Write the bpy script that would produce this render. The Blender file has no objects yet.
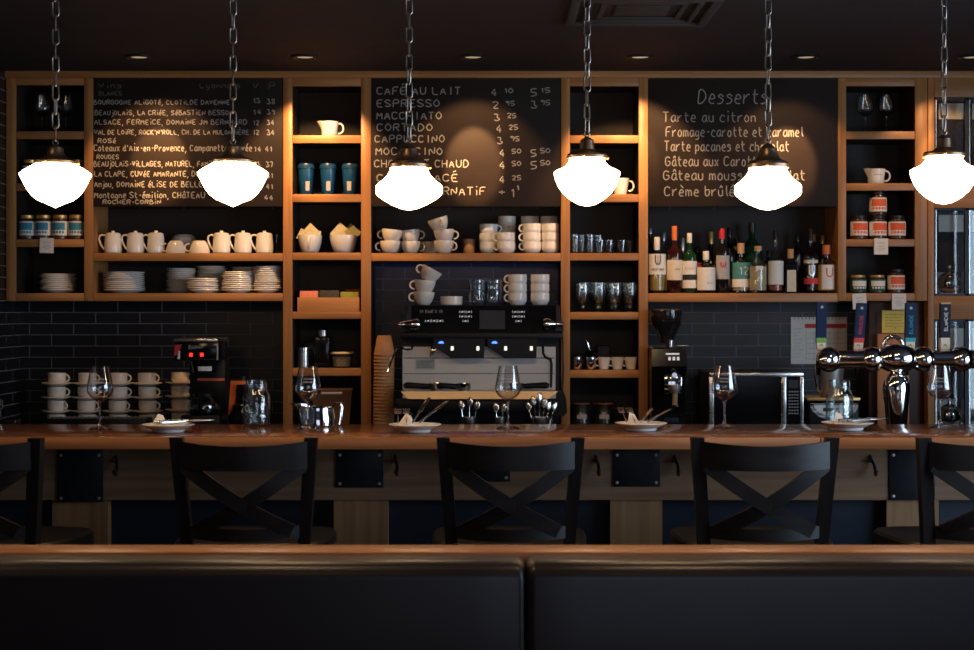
import bpy, bmesh, math, random
from mathutils import Matrix, Vector
random.seed(7)
SC = bpy.context.scene
COL = SC.collection
F = 1616.0                       # focal length in pixels of the 974 px wide frame
CX, HY, CAMZ = 487.0, 312.0, 1.47
PI = math.pi
def X(px, d): return (px - CX) * d / F
def Z(py, d): return CAMZ + (HY - py) * d / F
def L(n, d): return n * d / F    # a length of n pixels seen at distance d

# ------------------------------------------------------------------ materials
MATS = {}
def nodes_of(name):
    m = bpy.data.materials.new(name); m.use_nodes = True
    nt = m.node_tree
    return m, nt, nt.nodes['Principled BSDF']
def N(nt, t, **kw):
    n = nt.nodes.new(t)
    for k, v in kw.items(): setattr(n, k, v)
    return n
def c4(c): return (c[0], c[1], c[2], 1.0)
def pm(name, c1, c2=None, scale=30.0, stretch=(1, 1, 1), rough=.5, metal=0.0, bump=0.0, trans=0.0, ior=1.45, coat=0.0,
       emit=None, estr=0.0, detail=4.0, rvar=.08, spec=.5):
    """procedural principled material: noise between two tones, a little roughness variation, optional bump"""
    m, nt, b = nodes_of(name)
    if c2 is None: c2 = tuple(x * .85 for x in c1)
    tc = N(nt, 'ShaderNodeTexCoord'); mp = N(nt, 'ShaderNodeMapping')
    mp.inputs['Scale'].default_value = stretch
    oi = N(nt, 'ShaderNodeObjectInfo')
    add = N(nt, 'ShaderNodeVectorMath', operation='ADD')
    ml = N(nt, 'ShaderNodeMath', operation='MULTIPLY'); ml.inputs[1].default_value = 17.0
    nt.links.new(oi.outputs['Random'], ml.inputs[0])
    nt.links.new(tc.outputs['Object'], add.inputs[0]); nt.links.new(ml.outputs[0], add.inputs[1])
    nt.links.new(add.outputs[0], mp.inputs['Vector'])
    nz = N(nt, 'ShaderNodeTexNoise'); nz.inputs['Scale'].default_value = scale; nz.inputs['Detail'].default_value = detail
    nt.links.new(mp.outputs[0], nz.inputs['Vector'])
    cr = N(nt, 'ShaderNodeValToRGB')
    cr.color_ramp.elements[0].position = .3; cr.color_ramp.elements[0].color = c4(c2)
    cr.color_ramp.elements[1].position = .7; cr.color_ramp.elements[1].color = c4(c1)
    nt.links.new(nz.outputs['Fac'], cr.inputs[0]); nt.links.new(cr.outputs[0], b.inputs['Base Color'])
    mr = N(nt, 'ShaderNodeMapRange'); mr.inputs['To Min'].default_value = max(0, rough - rvar); mr.inputs['To Max'].default_value = rough + rvar
    nt.links.new(nz.outputs['Fac'], mr.inputs['Value'])
    if rvar > 0: nt.links.new(mr.outputs[0], b.inputs['Roughness'])
    else: b.inputs['Roughness'].default_value = rough
    b.inputs['Metallic'].default_value = metal
    b.inputs['IOR'].default_value = ior
    b.inputs['Specular IOR Level'].default_value = spec
    b.inputs['Transmission Weight'].default_value = trans
    b.inputs['Coat Weight'].default_value = coat
    if bump:
        bp = N(nt, 'ShaderNodeBump'); bp.inputs['Strength'].default_value = bump; bp.inputs['Distance'].default_value = .01
        nt.links.new(nz.outputs['Fac'], bp.inputs['Height']); nt.links.new(bp.outputs[0], b.inputs['Normal'])
    if emit:
        b.inputs['Emission Color'].default_value = c4(emit); b.inputs['Emission Strength'].default_value = estr
    MATS[name] = m
    return m
def wood(name, light, dark, axis='x', rough=.42, coat=0.0, bump=.05):
    st = {'x': (1.2, 26, 26), 'z': (26, 26, 1.2), 'y': (26, 1.2, 26)}[axis]
    m = pm(name, light, dark, scale=1.6, stretch=st, rough=rough, detail=6, bump=bump, coat=coat)
    return m
def tile_mat(name, axis):
    m, nt, b = nodes_of(name)
    tc = N(nt, 'ShaderNodeTexCoord'); sx = N(nt, 'ShaderNodeSeparateXYZ'); cb = N(nt, 'ShaderNodeCombineXYZ')
    nt.links.new(tc.outputs['Object'], sx.inputs[0])
    def plus(sock, v):
        a = N(nt, 'ShaderNodeMath', operation='ADD'); a.inputs[1].default_value = v
        nt.links.new(sock, a.inputs[0]); return a.outputs[0]
    if axis == 'x': nt.links.new(plus(sx.outputs['X'], 2.007 + .2036 * 50), cb.inputs['X'])
    else: nt.links.new(plus(sx.outputs['Y'], .2036 * 50 - .03), cb.inputs['X'])
    nt.links.new(plus(sx.outputs['Z'], -1.468 + .0515 * 200), cb.inputs['Y'])
    br = N(nt, 'ShaderNodeTexBrick')
    br.offset = .5; br.squash = 1.0
    br.inputs['Scale'].default_value = 1.0
    br.inputs['Brick Width'].default_value = .2036; br.inputs['Row Height'].default_value = .0515
    br.inputs['Mortar Size'].default_value = .0017; br.inputs['Mortar Smooth'].default_value = .2
    br.inputs['Bias'].default_value = 0
    br.inputs['Color1'].default_value = (.0040, .0037, .0062, 1); br.inputs['Color2'].default_value = (.0062, .0058, .0095, 1)
    br.inputs['Mortar'].default_value = (.19, .19, .23, 1)
    nt.links.new(cb.outputs[0], br.inputs['Vector'])
    nt.links.new(br.outputs['Color'], b.inputs['Base Color'])
    mr = N(nt, 'ShaderNodeMapRange'); mr.inputs['To Min'].default_value = .38; mr.inputs['To Max'].default_value = .8
    nt.links.new(br.outputs['Fac'], mr.inputs['Value']); nt.links.new(mr.outputs[0], b.inputs['Roughness'])
    bp = N(nt, 'ShaderNodeBump'); bp.invert = True; bp.inputs['Strength'].default_value = .4; bp.inputs['Distance'].default_value = .004
    nt.links.new(br.outputs['Fac'], bp.inputs['Height']); nt.links.new(bp.outputs[0], b.inputs['Normal'])
    MATS[name] = m

WL, WD = (.50, .235, .082), (.31, .135, .044)
wood('wood_across', WL, WD, 'x'); wood('wood_upright', WL, WD, 'z')
wood('counter_wood', (.21, .085, .038), (.11, .042, .019), 'x', rough=.16, bump=.0)
wood('counter_edge', (.42, .185, .075), (.24, .095, .036), 'x', rough=.4)
wood('apron_wood', (.30, .17, .09), (.19, .10, .052), 'x', rough=.5)
wood('post_wood', (.36, .19, .085), (.22, .11, .05), 'z', rough=.5)
wood('black_wood', (.009, .006, .006), (.004, .003, .0033), 'x', rough=.4)
wood('seat_wood', (.006, .0045, .0055), (.004, .0035, .004), 'x', rough=.42)
wood('black_wood_upright', (.009, .006, .006), (.004, .003, .0033), 'z', rough=.4)
wood('dark_back', (.022, .015, .0145), (.013, .009, .009), 'x', rough=.6)
wood('dark_cabinet', (.055, .022, .013), (.028, .012, .008), 'z', rough=.5)
wood('rail_wood', (.48, .20, .075), (.33, .13, .045), 'x', rough=.35)
wood('bamboo', (.62, .29, .10), (.48, .21, .07), 'x', rough=.5)
wood('tan_board', (.55, .24, .11), (.42, .17, .075), 'z', rough=.55)
tile_mat('tile_back', 'x'); tile_mat('tile_left', 'y')
pm('ceiling_paint', (.013, .0115, .019), (.010, .009, .015), scale=8, rough=.75)
pm('plaster', (.035, .032, .036), (.028, .026, .03), scale=9, rough=.8)
pm('floor_wood', (.07, .04, .025), (.04, .022, .014), scale=2, stretch=(1, 20, 1), rough=.4)
pm('slate', (.028, .0185, .0155), (.018, .012, .0105), scale=5, rough=.62, detail=8, spec=.2)
pm('chalk', (.46, .42, .38), (.28, .255, .23), scale=420, rough=.95)
pm('chalk_bold', (.50, .45, .38), (.34, .31, .26), scale=420, rough=.95)
pm('chalk_faded', (.14, .13, .13), (.07, .065, .065), scale=420, rough=.95)
pm('ceramic', (.80, .74, .67), (.76, .70, .63), scale=12, rough=.16, rvar=.04)
pm('porcelain', (.84, .82, .79), (.80, .78, .75), scale=12, rough=.16, rvar=.04)
pm('napkin', (.80, .77, .72), (.70, .67, .62), scale=60, rough=.9, bump=.1)
pm('glass', (1, 1, 1), (.98, .99, 1), rough=.0, rvar=0, trans=1, ior=1.45)
pm('jar_glass', (.93, .97, .97), (.90, .95, .95), rough=.02, rvar=0, trans=1, ior=1.4, scale=40, bump=.15)
pm('pane_glass', (.95, .98, 1), (.93, .97, 1), rough=.0, rvar=0, trans=1, ior=1.2)
def thin(name, tint, base=.06, rough=.02, edge=.0, power=4.0, dark=.55):
    """blown or sheet glass thin enough to let light straight through: reflection and absorption grow towards the rim"""
    m, nt, b = nodes_of(name)
    nt.nodes.remove(b)
    out = [n for n in nt.nodes if n.type == 'OUTPUT_MATERIAL'][0]
    tr = N(nt, 'ShaderNodeBsdfTransparent'); gl = N(nt, 'ShaderNodeBsdfGlossy'); mx_ = N(nt, 'ShaderNodeMixShader'); lw = N(nt, 'ShaderNodeLayerWeight')
    lw.inputs['Blend'].default_value = .5
    tc = N(nt, 'ShaderNodeTexCoord'); nz = N(nt, 'ShaderNodeTexNoise'); nz.inputs['Scale'].default_value = 40
    bp = N(nt, 'ShaderNodeBump'); bp.inputs['Strength'].default_value = edge; bp.inputs['Distance'].default_value = .01
    nt.links.new(tc.outputs['Object'], nz.inputs['Vector']); nt.links.new(nz.outputs['Fac'], bp.inputs['Height'])
    nt.links.new(bp.outputs[0], gl.inputs['Normal'])
    pw = N(nt, 'ShaderNodeMath', operation='POWER'); pw.inputs[1].default_value = power
    ma = N(nt, 'ShaderNodeMath', operation='MULTIPLY_ADD'); ma.inputs[1].default_value = .75; ma.inputs[2].default_value = base
    nt.links.new(lw.outputs['Facing'], pw.inputs[0]); nt.links.new(pw.outputs[0], ma.inputs[0])
    cr = N(nt, 'ShaderNodeValToRGB'); cr.color_ramp.elements[0].color = c4(tint); cr.color_ramp.elements[0].position = .55
    cr.color_ramp.elements[1].color = c4(tuple(x*dark for x in tint)); cr.color_ramp.elements[1].position = 1.0
    nt.links.new(lw.outputs['Facing'], cr.inputs[0]); nt.links.new(cr.outputs[0], tr.inputs['Color'])
    gl.inputs['Roughness'].default_value = rough
    nt.links.new(ma.outputs[0], mx_.inputs[0]); nt.links.new(tr.outputs[0], mx_.inputs[1]); nt.links.new(gl.outputs[0], mx_.inputs[2])
    nt.links.new(mx_.outputs[0], out.inputs['Surface'])
    MATS[name] = m
thin('thin_glass', (.96, .97, .97), .05); thin('stem_glass', (.97, .975, .98), .11, power=2.6); thin('pressed_glass', (.93, .96, .96), .12, .05, .3, power=3)
thin('sheet_glass', (.96, .98, .99), .04, power=5)
pm('etch', (.85, .85, .85), rough=.9)
pm('chrome', (.78, .77, .77), (.72, .71, .71), rough=.07, metal=1, rvar=.02)
pm('steel', (.66, .63, .60), (.56, .54, .51), scale=3, stretch=(1, 1, 60), rough=.46, metal=1)
pm('steel_bright', (.70, .68, .66), (.60, .585, .57), scale=3, stretch=(1, 1, 40), rough=.25, metal=1)
pm('tray_steel', (.62, .45, .28), (.54, .39, .24), scale=3, stretch=(1, 1, 60), rough=.36, metal=1)
pm('spoon_steel', (.80, .78, .75), (.72, .70, .67), rough=.22, metal=1, rvar=.03)
pm('bronze', (.24, .17, .12), (.14, .10, .075), scale=30, rough=.38, metal=.9)
pm('iron', (.05, .045, .045), (.03, .027, .027), scale=60, rough=.42, metal=.7)
pm('chain_metal', (.36, .32, .29), (.22, .20, .18), scale=60, rough=.35, metal=.9)
pm('black_plastic', (.0065, .0065, .0085), (.005, .005, .0065), rough=.4, scale=50, spec=.35)
pm('black_gloss', (.006, .006, .008), (.0045, .0045, .006), rough=.14, scale=50, rvar=.03, spec=.4)
pm('black_steel', (.018, .02, .025), (.012, .013, .017), rough=.42, scale=40, metal=.3)
pm('navy_panel', (.010, .018, .034), (.007, .012, .024), scale=2, stretch=(1, 10, 10), rough=.45)
pm('leather', (.0175, .0145, .019), (.0135, .0115, .0155), scale=7, rough=.31, bump=.0, detail=4, rvar=0)
pm('blue_black', (.02, .045, .075), (.015, .035, .06), rough=.3, scale=30)
pm('paper', (.82, .80, .76), (.76, .74, .70), scale=80, rough=.9)
pm('paper_yellow', (.92, .68, .16), (.85, .62, .14), scale=80, rough=.9)
pm('ink', (.10, .10, .11), rough=.9)
pm('ink_red', (.60, .05, .04), rough=.8)
pm('tea_paper', (.78, .68, .42), (.62, .55, .30), scale=70, rough=.8)
pm('tea_foil', (.40, .36, .16), (.25, .23, .10), scale=70, rough=.5)
pm('kraft', (.46, .24, .11), (.40, .20, .09), scale=60, rough=.75)
pm('teal', (.008, .060, .165), (.006, .048, .13), scale=30, rough=.25)
pm('teal_dark', (.007, .045, .115), (.006, .036, .09), scale=30, rough=.35)
pm('label_teal', (.08, .30, .31), (.06, .24, .25), scale=60, rough=.7)
pm('label_blue', (.05, .28, .42), (.04, .22, .34), scale=60, rough=.7)
pm('label_orange', (.85, .16, .07), (.75, .13, .055), scale=60, rough=.7)
pm('label_cream', (.80, .70, .55), (.74, .64, .50), scale=80, rough=.8)
pm('label_white', (.85, .83, .80), (.80, .78, .75), scale=80, rough=.8)
pm('label_grey', (.42, .41, .42), (.36, .35, .36), scale=80, rough=.8)
pm('label_gold', (.55, .38, .12), (.48, .32, .10), scale=60, rough=.5)
pm('label_black', (.02, .02, .022), rough=.6)
pm('label_red', (.70, .06, .06), (.60, .05, .05), scale=60, rough=.7)
pm('label_green', (.02, .09, .055), (.015, .07, .04), scale=60, rough=.6)
pm('band_green', (.18, .42, .08), rough=.6)
pm('band_teal', (.02, .38, .48), rough=.6)
pm('navy_paint', (.006, .022, .075), (.005, .018, .06), rough=.4, spec=.25)
pm('purple_paint', (.012, .009, .020), rough=.4, spec=.25)
pm('cap_gold', (.72, .47, .16), (.6, .38, .12), rough=.35, metal=.6)
pm('cap_black', (.015, .014, .014), rough=.35)
pm('cap_orange', (.80, .20, .06), (.7, .17, .05), rough=.4)
pm('cap_red', (.62, .03, .05), rough=.35)
pm('cap_white', (.82, .80, .77), rough=.4)
pm('cap_silver', (.7, .7, .7), rough=.3, metal=.9)
pm('cap_blue', (.03, .20, .55), rough=.4)
pm('cork', (.62, .40, .22), (.5, .31, .16), scale=160, rough=.85)
pm('dark_glass', (.012, .010, .012), (.008, .007, .008), rough=.08, rvar=.02, coat=.5)
pm('wine_glass_dark', (.040, .008, .008), (.028, .006, .006), rough=.08, rvar=.02, coat=.4)
pm('green_glass', (.008, .05, .02), (.006, .035, .014), rough=.08, rvar=.02, coat=.5)
pm('amber', (.60, .27, .06), (.5, .22, .05), rough=.06, rvar=.02, trans=.1)
pm('rose', (.45, .10, .05), (.38, .08, .04), rough=.06, rvar=.02, trans=.1)
pm('gold_liquid', (.62, .42, .12), (.55, .36, .10), rough=.06, rvar=.02, trans=.1)
pm('pale_liquid', (.70, .60, .36), (.62, .53, .31), rough=.06, rvar=.02, trans=.15)
pm('preserve', (.07, .03, .018), (.04, .018, .012), scale=90, rough=.3, coat=.4)
pm('preserve_dark', (.02, .02, .015), (.012, .012, .01), scale=90, rough=.25, coat=.4)
pm('coffee', (.02, .012, .009), (.012, .008, .006), scale=220, rough=.4, bump=.4)
pm('sugar', (.75, .66, .52), (.5, .40, .28), scale=160, rough=.8, bump=.5)
pm('brown_plastic', (.18, .085, .045), (.15, .07, .037), scale=30, rough=.5)
pm('hopper', (.03, .024, .024), (.02, .016, .016), rough=.1, rvar=.03, trans=.25, coat=.3)
pm('orange_plastic', (1, .19, .04), (.95, .17, .035), rough=.35)
pm('pink_packet', (.90, .30, .19), (.80, .25, .15), scale=80, rough=.6)
pm('green_packet', (.35, .36, .05), (.28, .29, .04), scale=80, rough=.6)
pm('black_packet', (.035, .03, .03), (.10, .09, .07), scale=220, rough=.6)
pm('red_packet', (.5, .06, .03), rough=.6)
pm('globe_glass', (1, .95, .88), (1, .93, .85), rough=.2, emit=(1.0, .68, .39), estr=14.0)
pm('downlight_lens', (1, .9, .7), rough=.4, emit=(1, .75, .45), estr=.3)
pm('led_blue', (.1, .2, 1), rough=.4, emit=(.03, .10, 1), estr=11.0)
pm('led_lamp', (.1, .2, 1), rough=.4, emit=(.05, .16, 1), estr=3.5)
pm('led_white', (1, 1, .9), rough=.4, emit=(1, 1, .8), estr=.9)
pm('led_red', (1, .05, .05), rough=.4, emit=(1, .02, .015), estr=2.5)
pm('screen', (.02, .019, .024), rough=.2, emit=(.5, .5, .6), estr=.015)
pm('icon_white', (.8, .8, .8), rough=.6, emit=(1, 1, 1), estr=.35)
pm('silver_text', (.45, .44, .43), rough=.5)

# ------------------------------------------------------------------ stroke lettering
GL = {
'A':'02 28 42|14 34','B':'02 08 28 37 26 05|26 44 43 32 02','C':'47 28 07 03 22 43','D':'02 08 28 46 44 22 02',
'E':'48 08 02 42|05 35','F':'48 08 02|05 35','G':'47 28 07 03 22 43 45 25','H':'08 02|48 42|05 45','I':'28 22',
'J':'38 33 22 03','K':'08 02|48 05 42','L':'08 02 42','M':'02 08 24 48 42','N':'02 08 42 48','O':'28 06 04 22 44 46 28',
'P':'02 08 38 47 46 35 05','Q':'28 06 04 22 44 46 28|33 51','R':'02 08 38 47 46 35 05|25 42','S':'47 28 07 06 25 44 43 22 03',
'T':'08 48|28 22','U':'08 03 22 43 48','V':'08 22 48','W':'08 12 26 32 48','X':'08 42|48 02','Y':'08 25 48|25 22','Z':'08 48 02 42',
'a':'36 16 04 03 12 22 34|36 33 42','b':'08 02 22 34 35 26 05','c':'35 26 16 04 03 12 32','d':'35 26 16 04 03 12 33|38 33 42',
'e':'04 34 35 26 16 04 03 12 32','f':'37 28 17 12|05 25','g':'35 16 04 03 12 33|36 31 20 00','h':'08 02|05 26 35 32',
'i':'16 12|18 19','j':'26 21 10 00|28 29','k':'08 02|36 04 32','l':'18 13 22','m':'06 02|05 16 25 22|25 36 45 42',
'n':'06 02|05 26 35 32','o':'16 04 03 12 22 33 35 26 16','p':'06 00|05 26 35 33 22 03','q':'35 16 04 03 12 33|36 30',
'r':'06 02|04 15 26 36','s':'35 26 16 05 34 33 22 02','t':'18 13 22 32|06 36','u':'06 03 12 22 33|36 32','v':'06 12 36',
'w':'06 12 25 32 46','x':'06 32|36 02','y':'06 04 13 23|36 31 10 00','z':'06 36 02 32',
'0':'28 06 04 22 44 46 28','1':'16 28 22','2':'07 28 47 46 02 42','3':'08 38 25 44 43 22 03','4':'38 04 44|36 32',
'5':'48 08 05 35 44 43 22 02','6':'38 05 03 22 43 44 25 04','7':'08 48 22','8':'25 07 28 47 25 03 22 43 25','9':'45 26 07 28 47 45 32',
'-':'15 35','+':'05 45|27 23',',':'12 00','.':'12 13',"'":'18 16','~':'15 26 35',' ':''}
ACC = {'é':('e','17 39'),'É':('E','1a 3b'),'è':('e','19 37'),'â':('a','17 29 37'),'û':('u','17 29 37'),'ê':('e','17 29 37'),'ô':('o','17 29 37'),'È':('E','1b 3a')}
def glyph(ch):
    extra = None
    if ch in ACC: ch, extra = ACC[ch]
    s = GL.get(ch, '')
    out = [[(int(p[0], 36), int(p[1], 36) - 2) for p in st.split()] for st in s.split('|') if st]
    if extra: out.append([(int(p[0], 36), int(p[1], 36) - 2) for p in extra.split()])
    w = 3.2 if ch == ' ' else 5.8 if (ch.isupper() or ch in 'mw') else 5.4 if ch.isdigit() else 3.2 if ch in "ijl,.'1" else 4.7
    if ch == 'I': w = 5.0
    if ch == '1': w = 4.0
    return out, w
def chaikin(p):
    if len(p) < 3: return p
    q = [p[0]]
    for a, b in zip(p[:-1], p[1:]):
        q.append((a[0]*.75+b[0]*.25, a[1]*.75+b[1]*.25)); q.append((a[0]*.25+b[0]*.75, a[1]*.25+b[1]*.75))
    q.append(p[-1]); return q

# ------------------------------------------------------------------ mesh builder
class MB:
    def __init__(s): s.v = []; s.f = []
    def add(s, verts, faces):
        o = len(s.v); s.v += [tuple(v) for v in verts]; s.f += [tuple(i + o for i in f) for f in faces]; return s
    def mark(s): return len(s.v)
    def xf(s, mk, M):
        for i in range(mk, len(s.v)): s.v[i] = tuple(M @ Vector(s.v[i]))
        return s
    def box(s, x0, x1, y0, y1, z0, z1, b=0.0):
        if b <= 0:
            return s.add([(x0,y0,z0),(x1,y0,z0),(x1,y1,z0),(x0,y1,z0),(x0,y0,z1),(x1,y0,z1),(x1,y1,z1),(x0,y1,z1)],
                         [(0,3,2,1),(4,5,6,7),(0,1,5,4),(1,2,6,5),(2,3,7,6),(3,0,4,7)])
        bm = bmesh.new(); bmesh.ops.create_cube(bm, size=1)
        for v in bm.verts: v.co = ((x0+x1)/2 + v.co.x*(x1-x0), (y0+y1)/2 + v.co.y*(y1-y0), (z0+z1)/2 + v.co.z*(z1-z0))
        b = min(b, .45*min(x1-x0, y1-y0, z1-z0))
        bmesh.ops.bevel(bm, geom=bm.edges[:], offset=b, segments=2 if b < .008 else 4, profile=.5, affect='EDGES')
        bm.verts.index_update()
        s.add([v.co[:] for v in bm.verts], [[v.index for v in f.verts] for f in bm.faces]); bm.free(); return s
    def lathe(s, prof, seg=24, c=(0, 0, 0), a0=0.0, a1=2*PI):
        full = abs(a1 - a0 - 2*PI) < 1e-6
        n = seg if full else seg + 1
        vs, fs, rows = [], [], []
        for r, z in prof:
            if r < 1e-6 and full:
                rows.append([len(vs)] * n); vs.append((c[0], c[1], c[2] + z))
            else:
                row = []
                for k in range(n):
                    a = a0 + (a1 - a0) * k / seg
                    row.append(len(vs)); vs.append((c[0] + r*math.cos(a), c[1] + r*math.sin(a), c[2] + z))
                rows.append(row)
        for A, B in zip(rows[:-1], rows[1:]):
            for k in range(seg):
                k2 = (k + 1) % n
                q = []
                for i in (A[k], A[k2], B[k2], B[k]):
                    if i not in q: q.append(i)
                if len(q) >= 3: fs.append(q)
        return s.add(vs, fs)
    def cyl(s, r, z0, z1, seg=20, c=(0, 0, 0), r2=None):
        r2 = r if r2 is None else r2
        return s.lathe([(0, z0), (r, z0), (r2, z1), (0, z1)], seg, c)
    def sphere(s, c, r, seg=20, rings=12, sz=1.0):
        return s.lathe([(r*math.sin(PI*i/rings), -r*sz*math.cos(PI*i/rings)) for i in range(rings+1)], seg, c)
    def tube(s, pts, r, seg=8, closed=False, flat=1.0):
        P = [Vector(p) for p in pts]; n = len(P)
        R = r if isinstance(r, (list, tuple)) else [r]*n
        vs, fs = [], []
        up = None
        for i in range(n):
            a = P[(i-1) % n] if (closed or i > 0) else P[i]
            b = P[(i+1) % n] if (closed or i < n-1) else P[i]
            t = (b - a).normalized()
            if up is None:
                up = Vector((0, 0, 1)) if abs(t.z) < .9 else Vector((0, 1, 0))
            u = (up - t * up.dot(t))
            u = u.normalized() if u.length > 1e-6 else Vector((1, 0, 0))
            up = u; w = t.cross(u)
            for k in range(seg):
                an = 2*PI*k/seg
                vs.append(P[i] + u*(R[i]*math.cos(an)) + w*(R[i]*flat*math.sin(an)))
        m = n if closed else n-1
        for i in range(m):
            j = (i+1) % n
            for k in range(seg):
                k2 = (k+1) % seg
                fs.append((i*seg+k, i*seg+k2, j*seg+k2, j*seg+k))
        if not closed:
            fs.append(tuple(range(seg-1, -1, -1))); fs.append(tuple((n-1)*seg + k for k in range(seg)))
        return s.add(vs, fs)
    def loft(s, secs):
        n = len(secs[0]); vs = [p for sc in secs for p in sc]; fs = []
        for i in range(len(secs)-1):
            for k in range(n):
                k2 = (k+1) % n
                fs.append((i*n+k, i*n+k2, (i+1)*n+k2, (i+1)*n+k))
        fs.append(tuple(range(n-1, -1, -1))); fs.append(tuple((len(secs)-1)*n + k for k in range(n)))
        return s.add(vs, fs)
    def prism(s, poly, y0, y1):                     # polygon in x,z extruded along y
        return s.loft([[(p[0], y0, p[1]) for p in poly], [(p[0], y1, p[1]) for p in poly]])
    def prism_x(s, poly, x0, x1):                   # polygon in y,z extruded along x
        return s.loft([[(x0, p[0], p[1]) for p in poly], [(x1, p[0], p[1]) for p in poly]])
    def beam(s, p0, p1, w, d, w1=None, d1=None):    # rectangular bar, w along x, d along y
        w1 = w if w1 is None else w1; d1 = d if d1 is None else d1
        def q(p, w, d): return [(p[0]-w/2, p[1]-d/2, p[2]), (p[0]+w/2, p[1]-d/2, p[2]), (p[0]+w/2, p[1]+d/2, p[2]), (p[0]-w/2, p[1]+d/2, p[2])]
        return s.loft([q(p0, w, d), q(p1, w1, d1)])
    def patch(s, r, a0, a1, z0, z1, seg=14):        # a label wrapped on a cylinder; angle 0 faces the room (-y)
        vs, fs = [], []
        for k in range(seg+1):
            a = a0 + (a1-a0)*k/seg
            for z in (z0, z1): vs.append((r*math.sin(a), -r*math.cos(a), z))
        for k in range(seg): fs.append((2*k, 2*k+2, 2*k+3, 2*k+1))
        return s.add(vs, fs)
    def ribbon(s, pts, lw, y, wrap=None):
        pts = [p for i, p in enumerate(pts) if i == 0 or (abs(p[0]-pts[i-1][0]) + abs(p[1]-pts[i-1][1])) > 1e-6]
        if len(pts) < 2: return s
        vs, fs = [], []
        for i, p in enumerate(pts):
            a = pts[max(0, i-1)]; b = pts[min(len(pts)-1, i+1)]
            dx, dz = b[0]-a[0], b[1]-a[1]; l = math.hypot(dx, dz) or 1
            for sg in (1, -1):
                x, z = p[0] - sg*dz/l*lw/2, p[1] + sg*dx/l*lw/2
                vs.append((wrap*math.sin(x/wrap), y - wrap*math.cos(x/wrap), z) if wrap else (x, y, z))
        for i in range(len(pts)-1): fs.append((2*i, 2*i+1, 2*i+3, 2*i+2))
        return s.add(vs, fs)
    def text(s, t, x, z, h, y, lw, width=None, wrap=None, jit=.0, center=False, slant=0.0, up=False):
        """strokes of cap height h from (x, z) along +x (or upwards), lying in the x,z plane at y"""
        k = h / 6.0
        tot = sum(glyph(c)[1] for c in t)
        kx = width / max(.1, tot - 1.3) if width else k
        if center: x -= (tot - 1.3) * kx / 2
        cur = 0.0
        for c in t:
            st, w = glyph(c)
            js, jz = 1 + random.uniform(-jit, jit), random.uniform(-jit, jit) * 1.6
            for p in st:
                q = [(cur + a*js*.98 + slant*b, b*js + jz) for a, b in p]
                if len(q) > 2: q = chaikin(chaikin(q))
                if up: q = [(x - b*k, z + a*kx) for a, b in q]
                else: q = [(x + a*kx, z + b*k) for a, b in q]
                s.ribbon(q, lw, y, wrap)
            cur += w
        return s
    def build(s, name, mat, parent=None, loc=(0, 0, 0), angle=35, flip=False):
        me = bpy.data.meshes.new(name)
        me.from_pydata(s.v, [], s.f); me.validate()
        bm = bmesh.new(); bm.from_mesh(me)
        bmesh.ops.recalc_face_normals(bm, faces=bm.faces[:]); bm.to_mesh(me); bm.free()
        for p in me.polygons: p.use_smooth = True
        me.set_sharp_from_angle(angle=math.radians(angle))
        me.materials.append(MATS[mat])
        o = bpy.data.objects.new(name, me); COL.objects.link(o)
        o.location = loc
        if parent: o.parent = parent
        return o
def tag(o, label, cat, group=None, kind=None):
    o['label'] = label; o['category'] = cat
    if group: o['group'] = group
    if kind: o['kind'] = kind
    return o
def struct(o): o['kind'] = 'structure'; return o
def thing(name, label, cat, loc=(0, 0, 0), rz=0, group=None):
    o = bpy.data.objects.new(name, None); o.empty_display_size = .05; COL.objects.link(o)
    o.location = loc; o.rotation_euler = (0, 0, rz)
    return tag(o, label, cat, group)
def copy_tree(o, parent=None):
    c = o.copy(); COL.objects.link(c)
    if parent: c.parent = parent
    for ch in list(o.children): copy_tree(ch, c)
    return c
class Proto:
    """the first call places the original, later calls place copies of it with its parts"""
    def __init__(s, root): s.root, s.used = root, False
    def put(s, loc, label, group=None, rz=0, tilt=None, lean=None):
        o = copy_tree(s.root) if s.used else s.root
        s.used = True
        o.location = loc; o.rotation_euler = (tilt[0], tilt[1], rz) if tilt else (0, 0, rz)
        if lean: o.rotation_euler = (Matrix.Rotation(lean[0], 3, 'X') @ Matrix.Rotation(lean[1], 3, 'Y') @ Matrix.Rotation(rz, 3, 'Z')).to_euler()
        o['label'] = label
        if group: o['group'] = group
        return o
ORD = ['topmost', 'second from the top', 'third from the top', 'fourth from the top', 'fifth from the top', 'sixth from the top',
       'seventh from the top', 'eighth from the top', 'ninth from the top', 'tenth from the top', 'eleventh from the top', 'twelfth from the top']
NTH = ['first', 'second', 'third', 'fourth', 'fifth', 'sixth', 'seventh', 'eighth', 'ninth', 'tenth']

# ------------------------------------------------------------------ distances in the room
DW, DH = 7.45, 7.15              # tiled back wall, front of the shelving
XL = -2.13
CEIL = Z(71, DH)
BC = .955                        # back counter top
BARF, BARB = 5.19, 5.792
CT = Z(437, BARF)                # bar top

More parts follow.
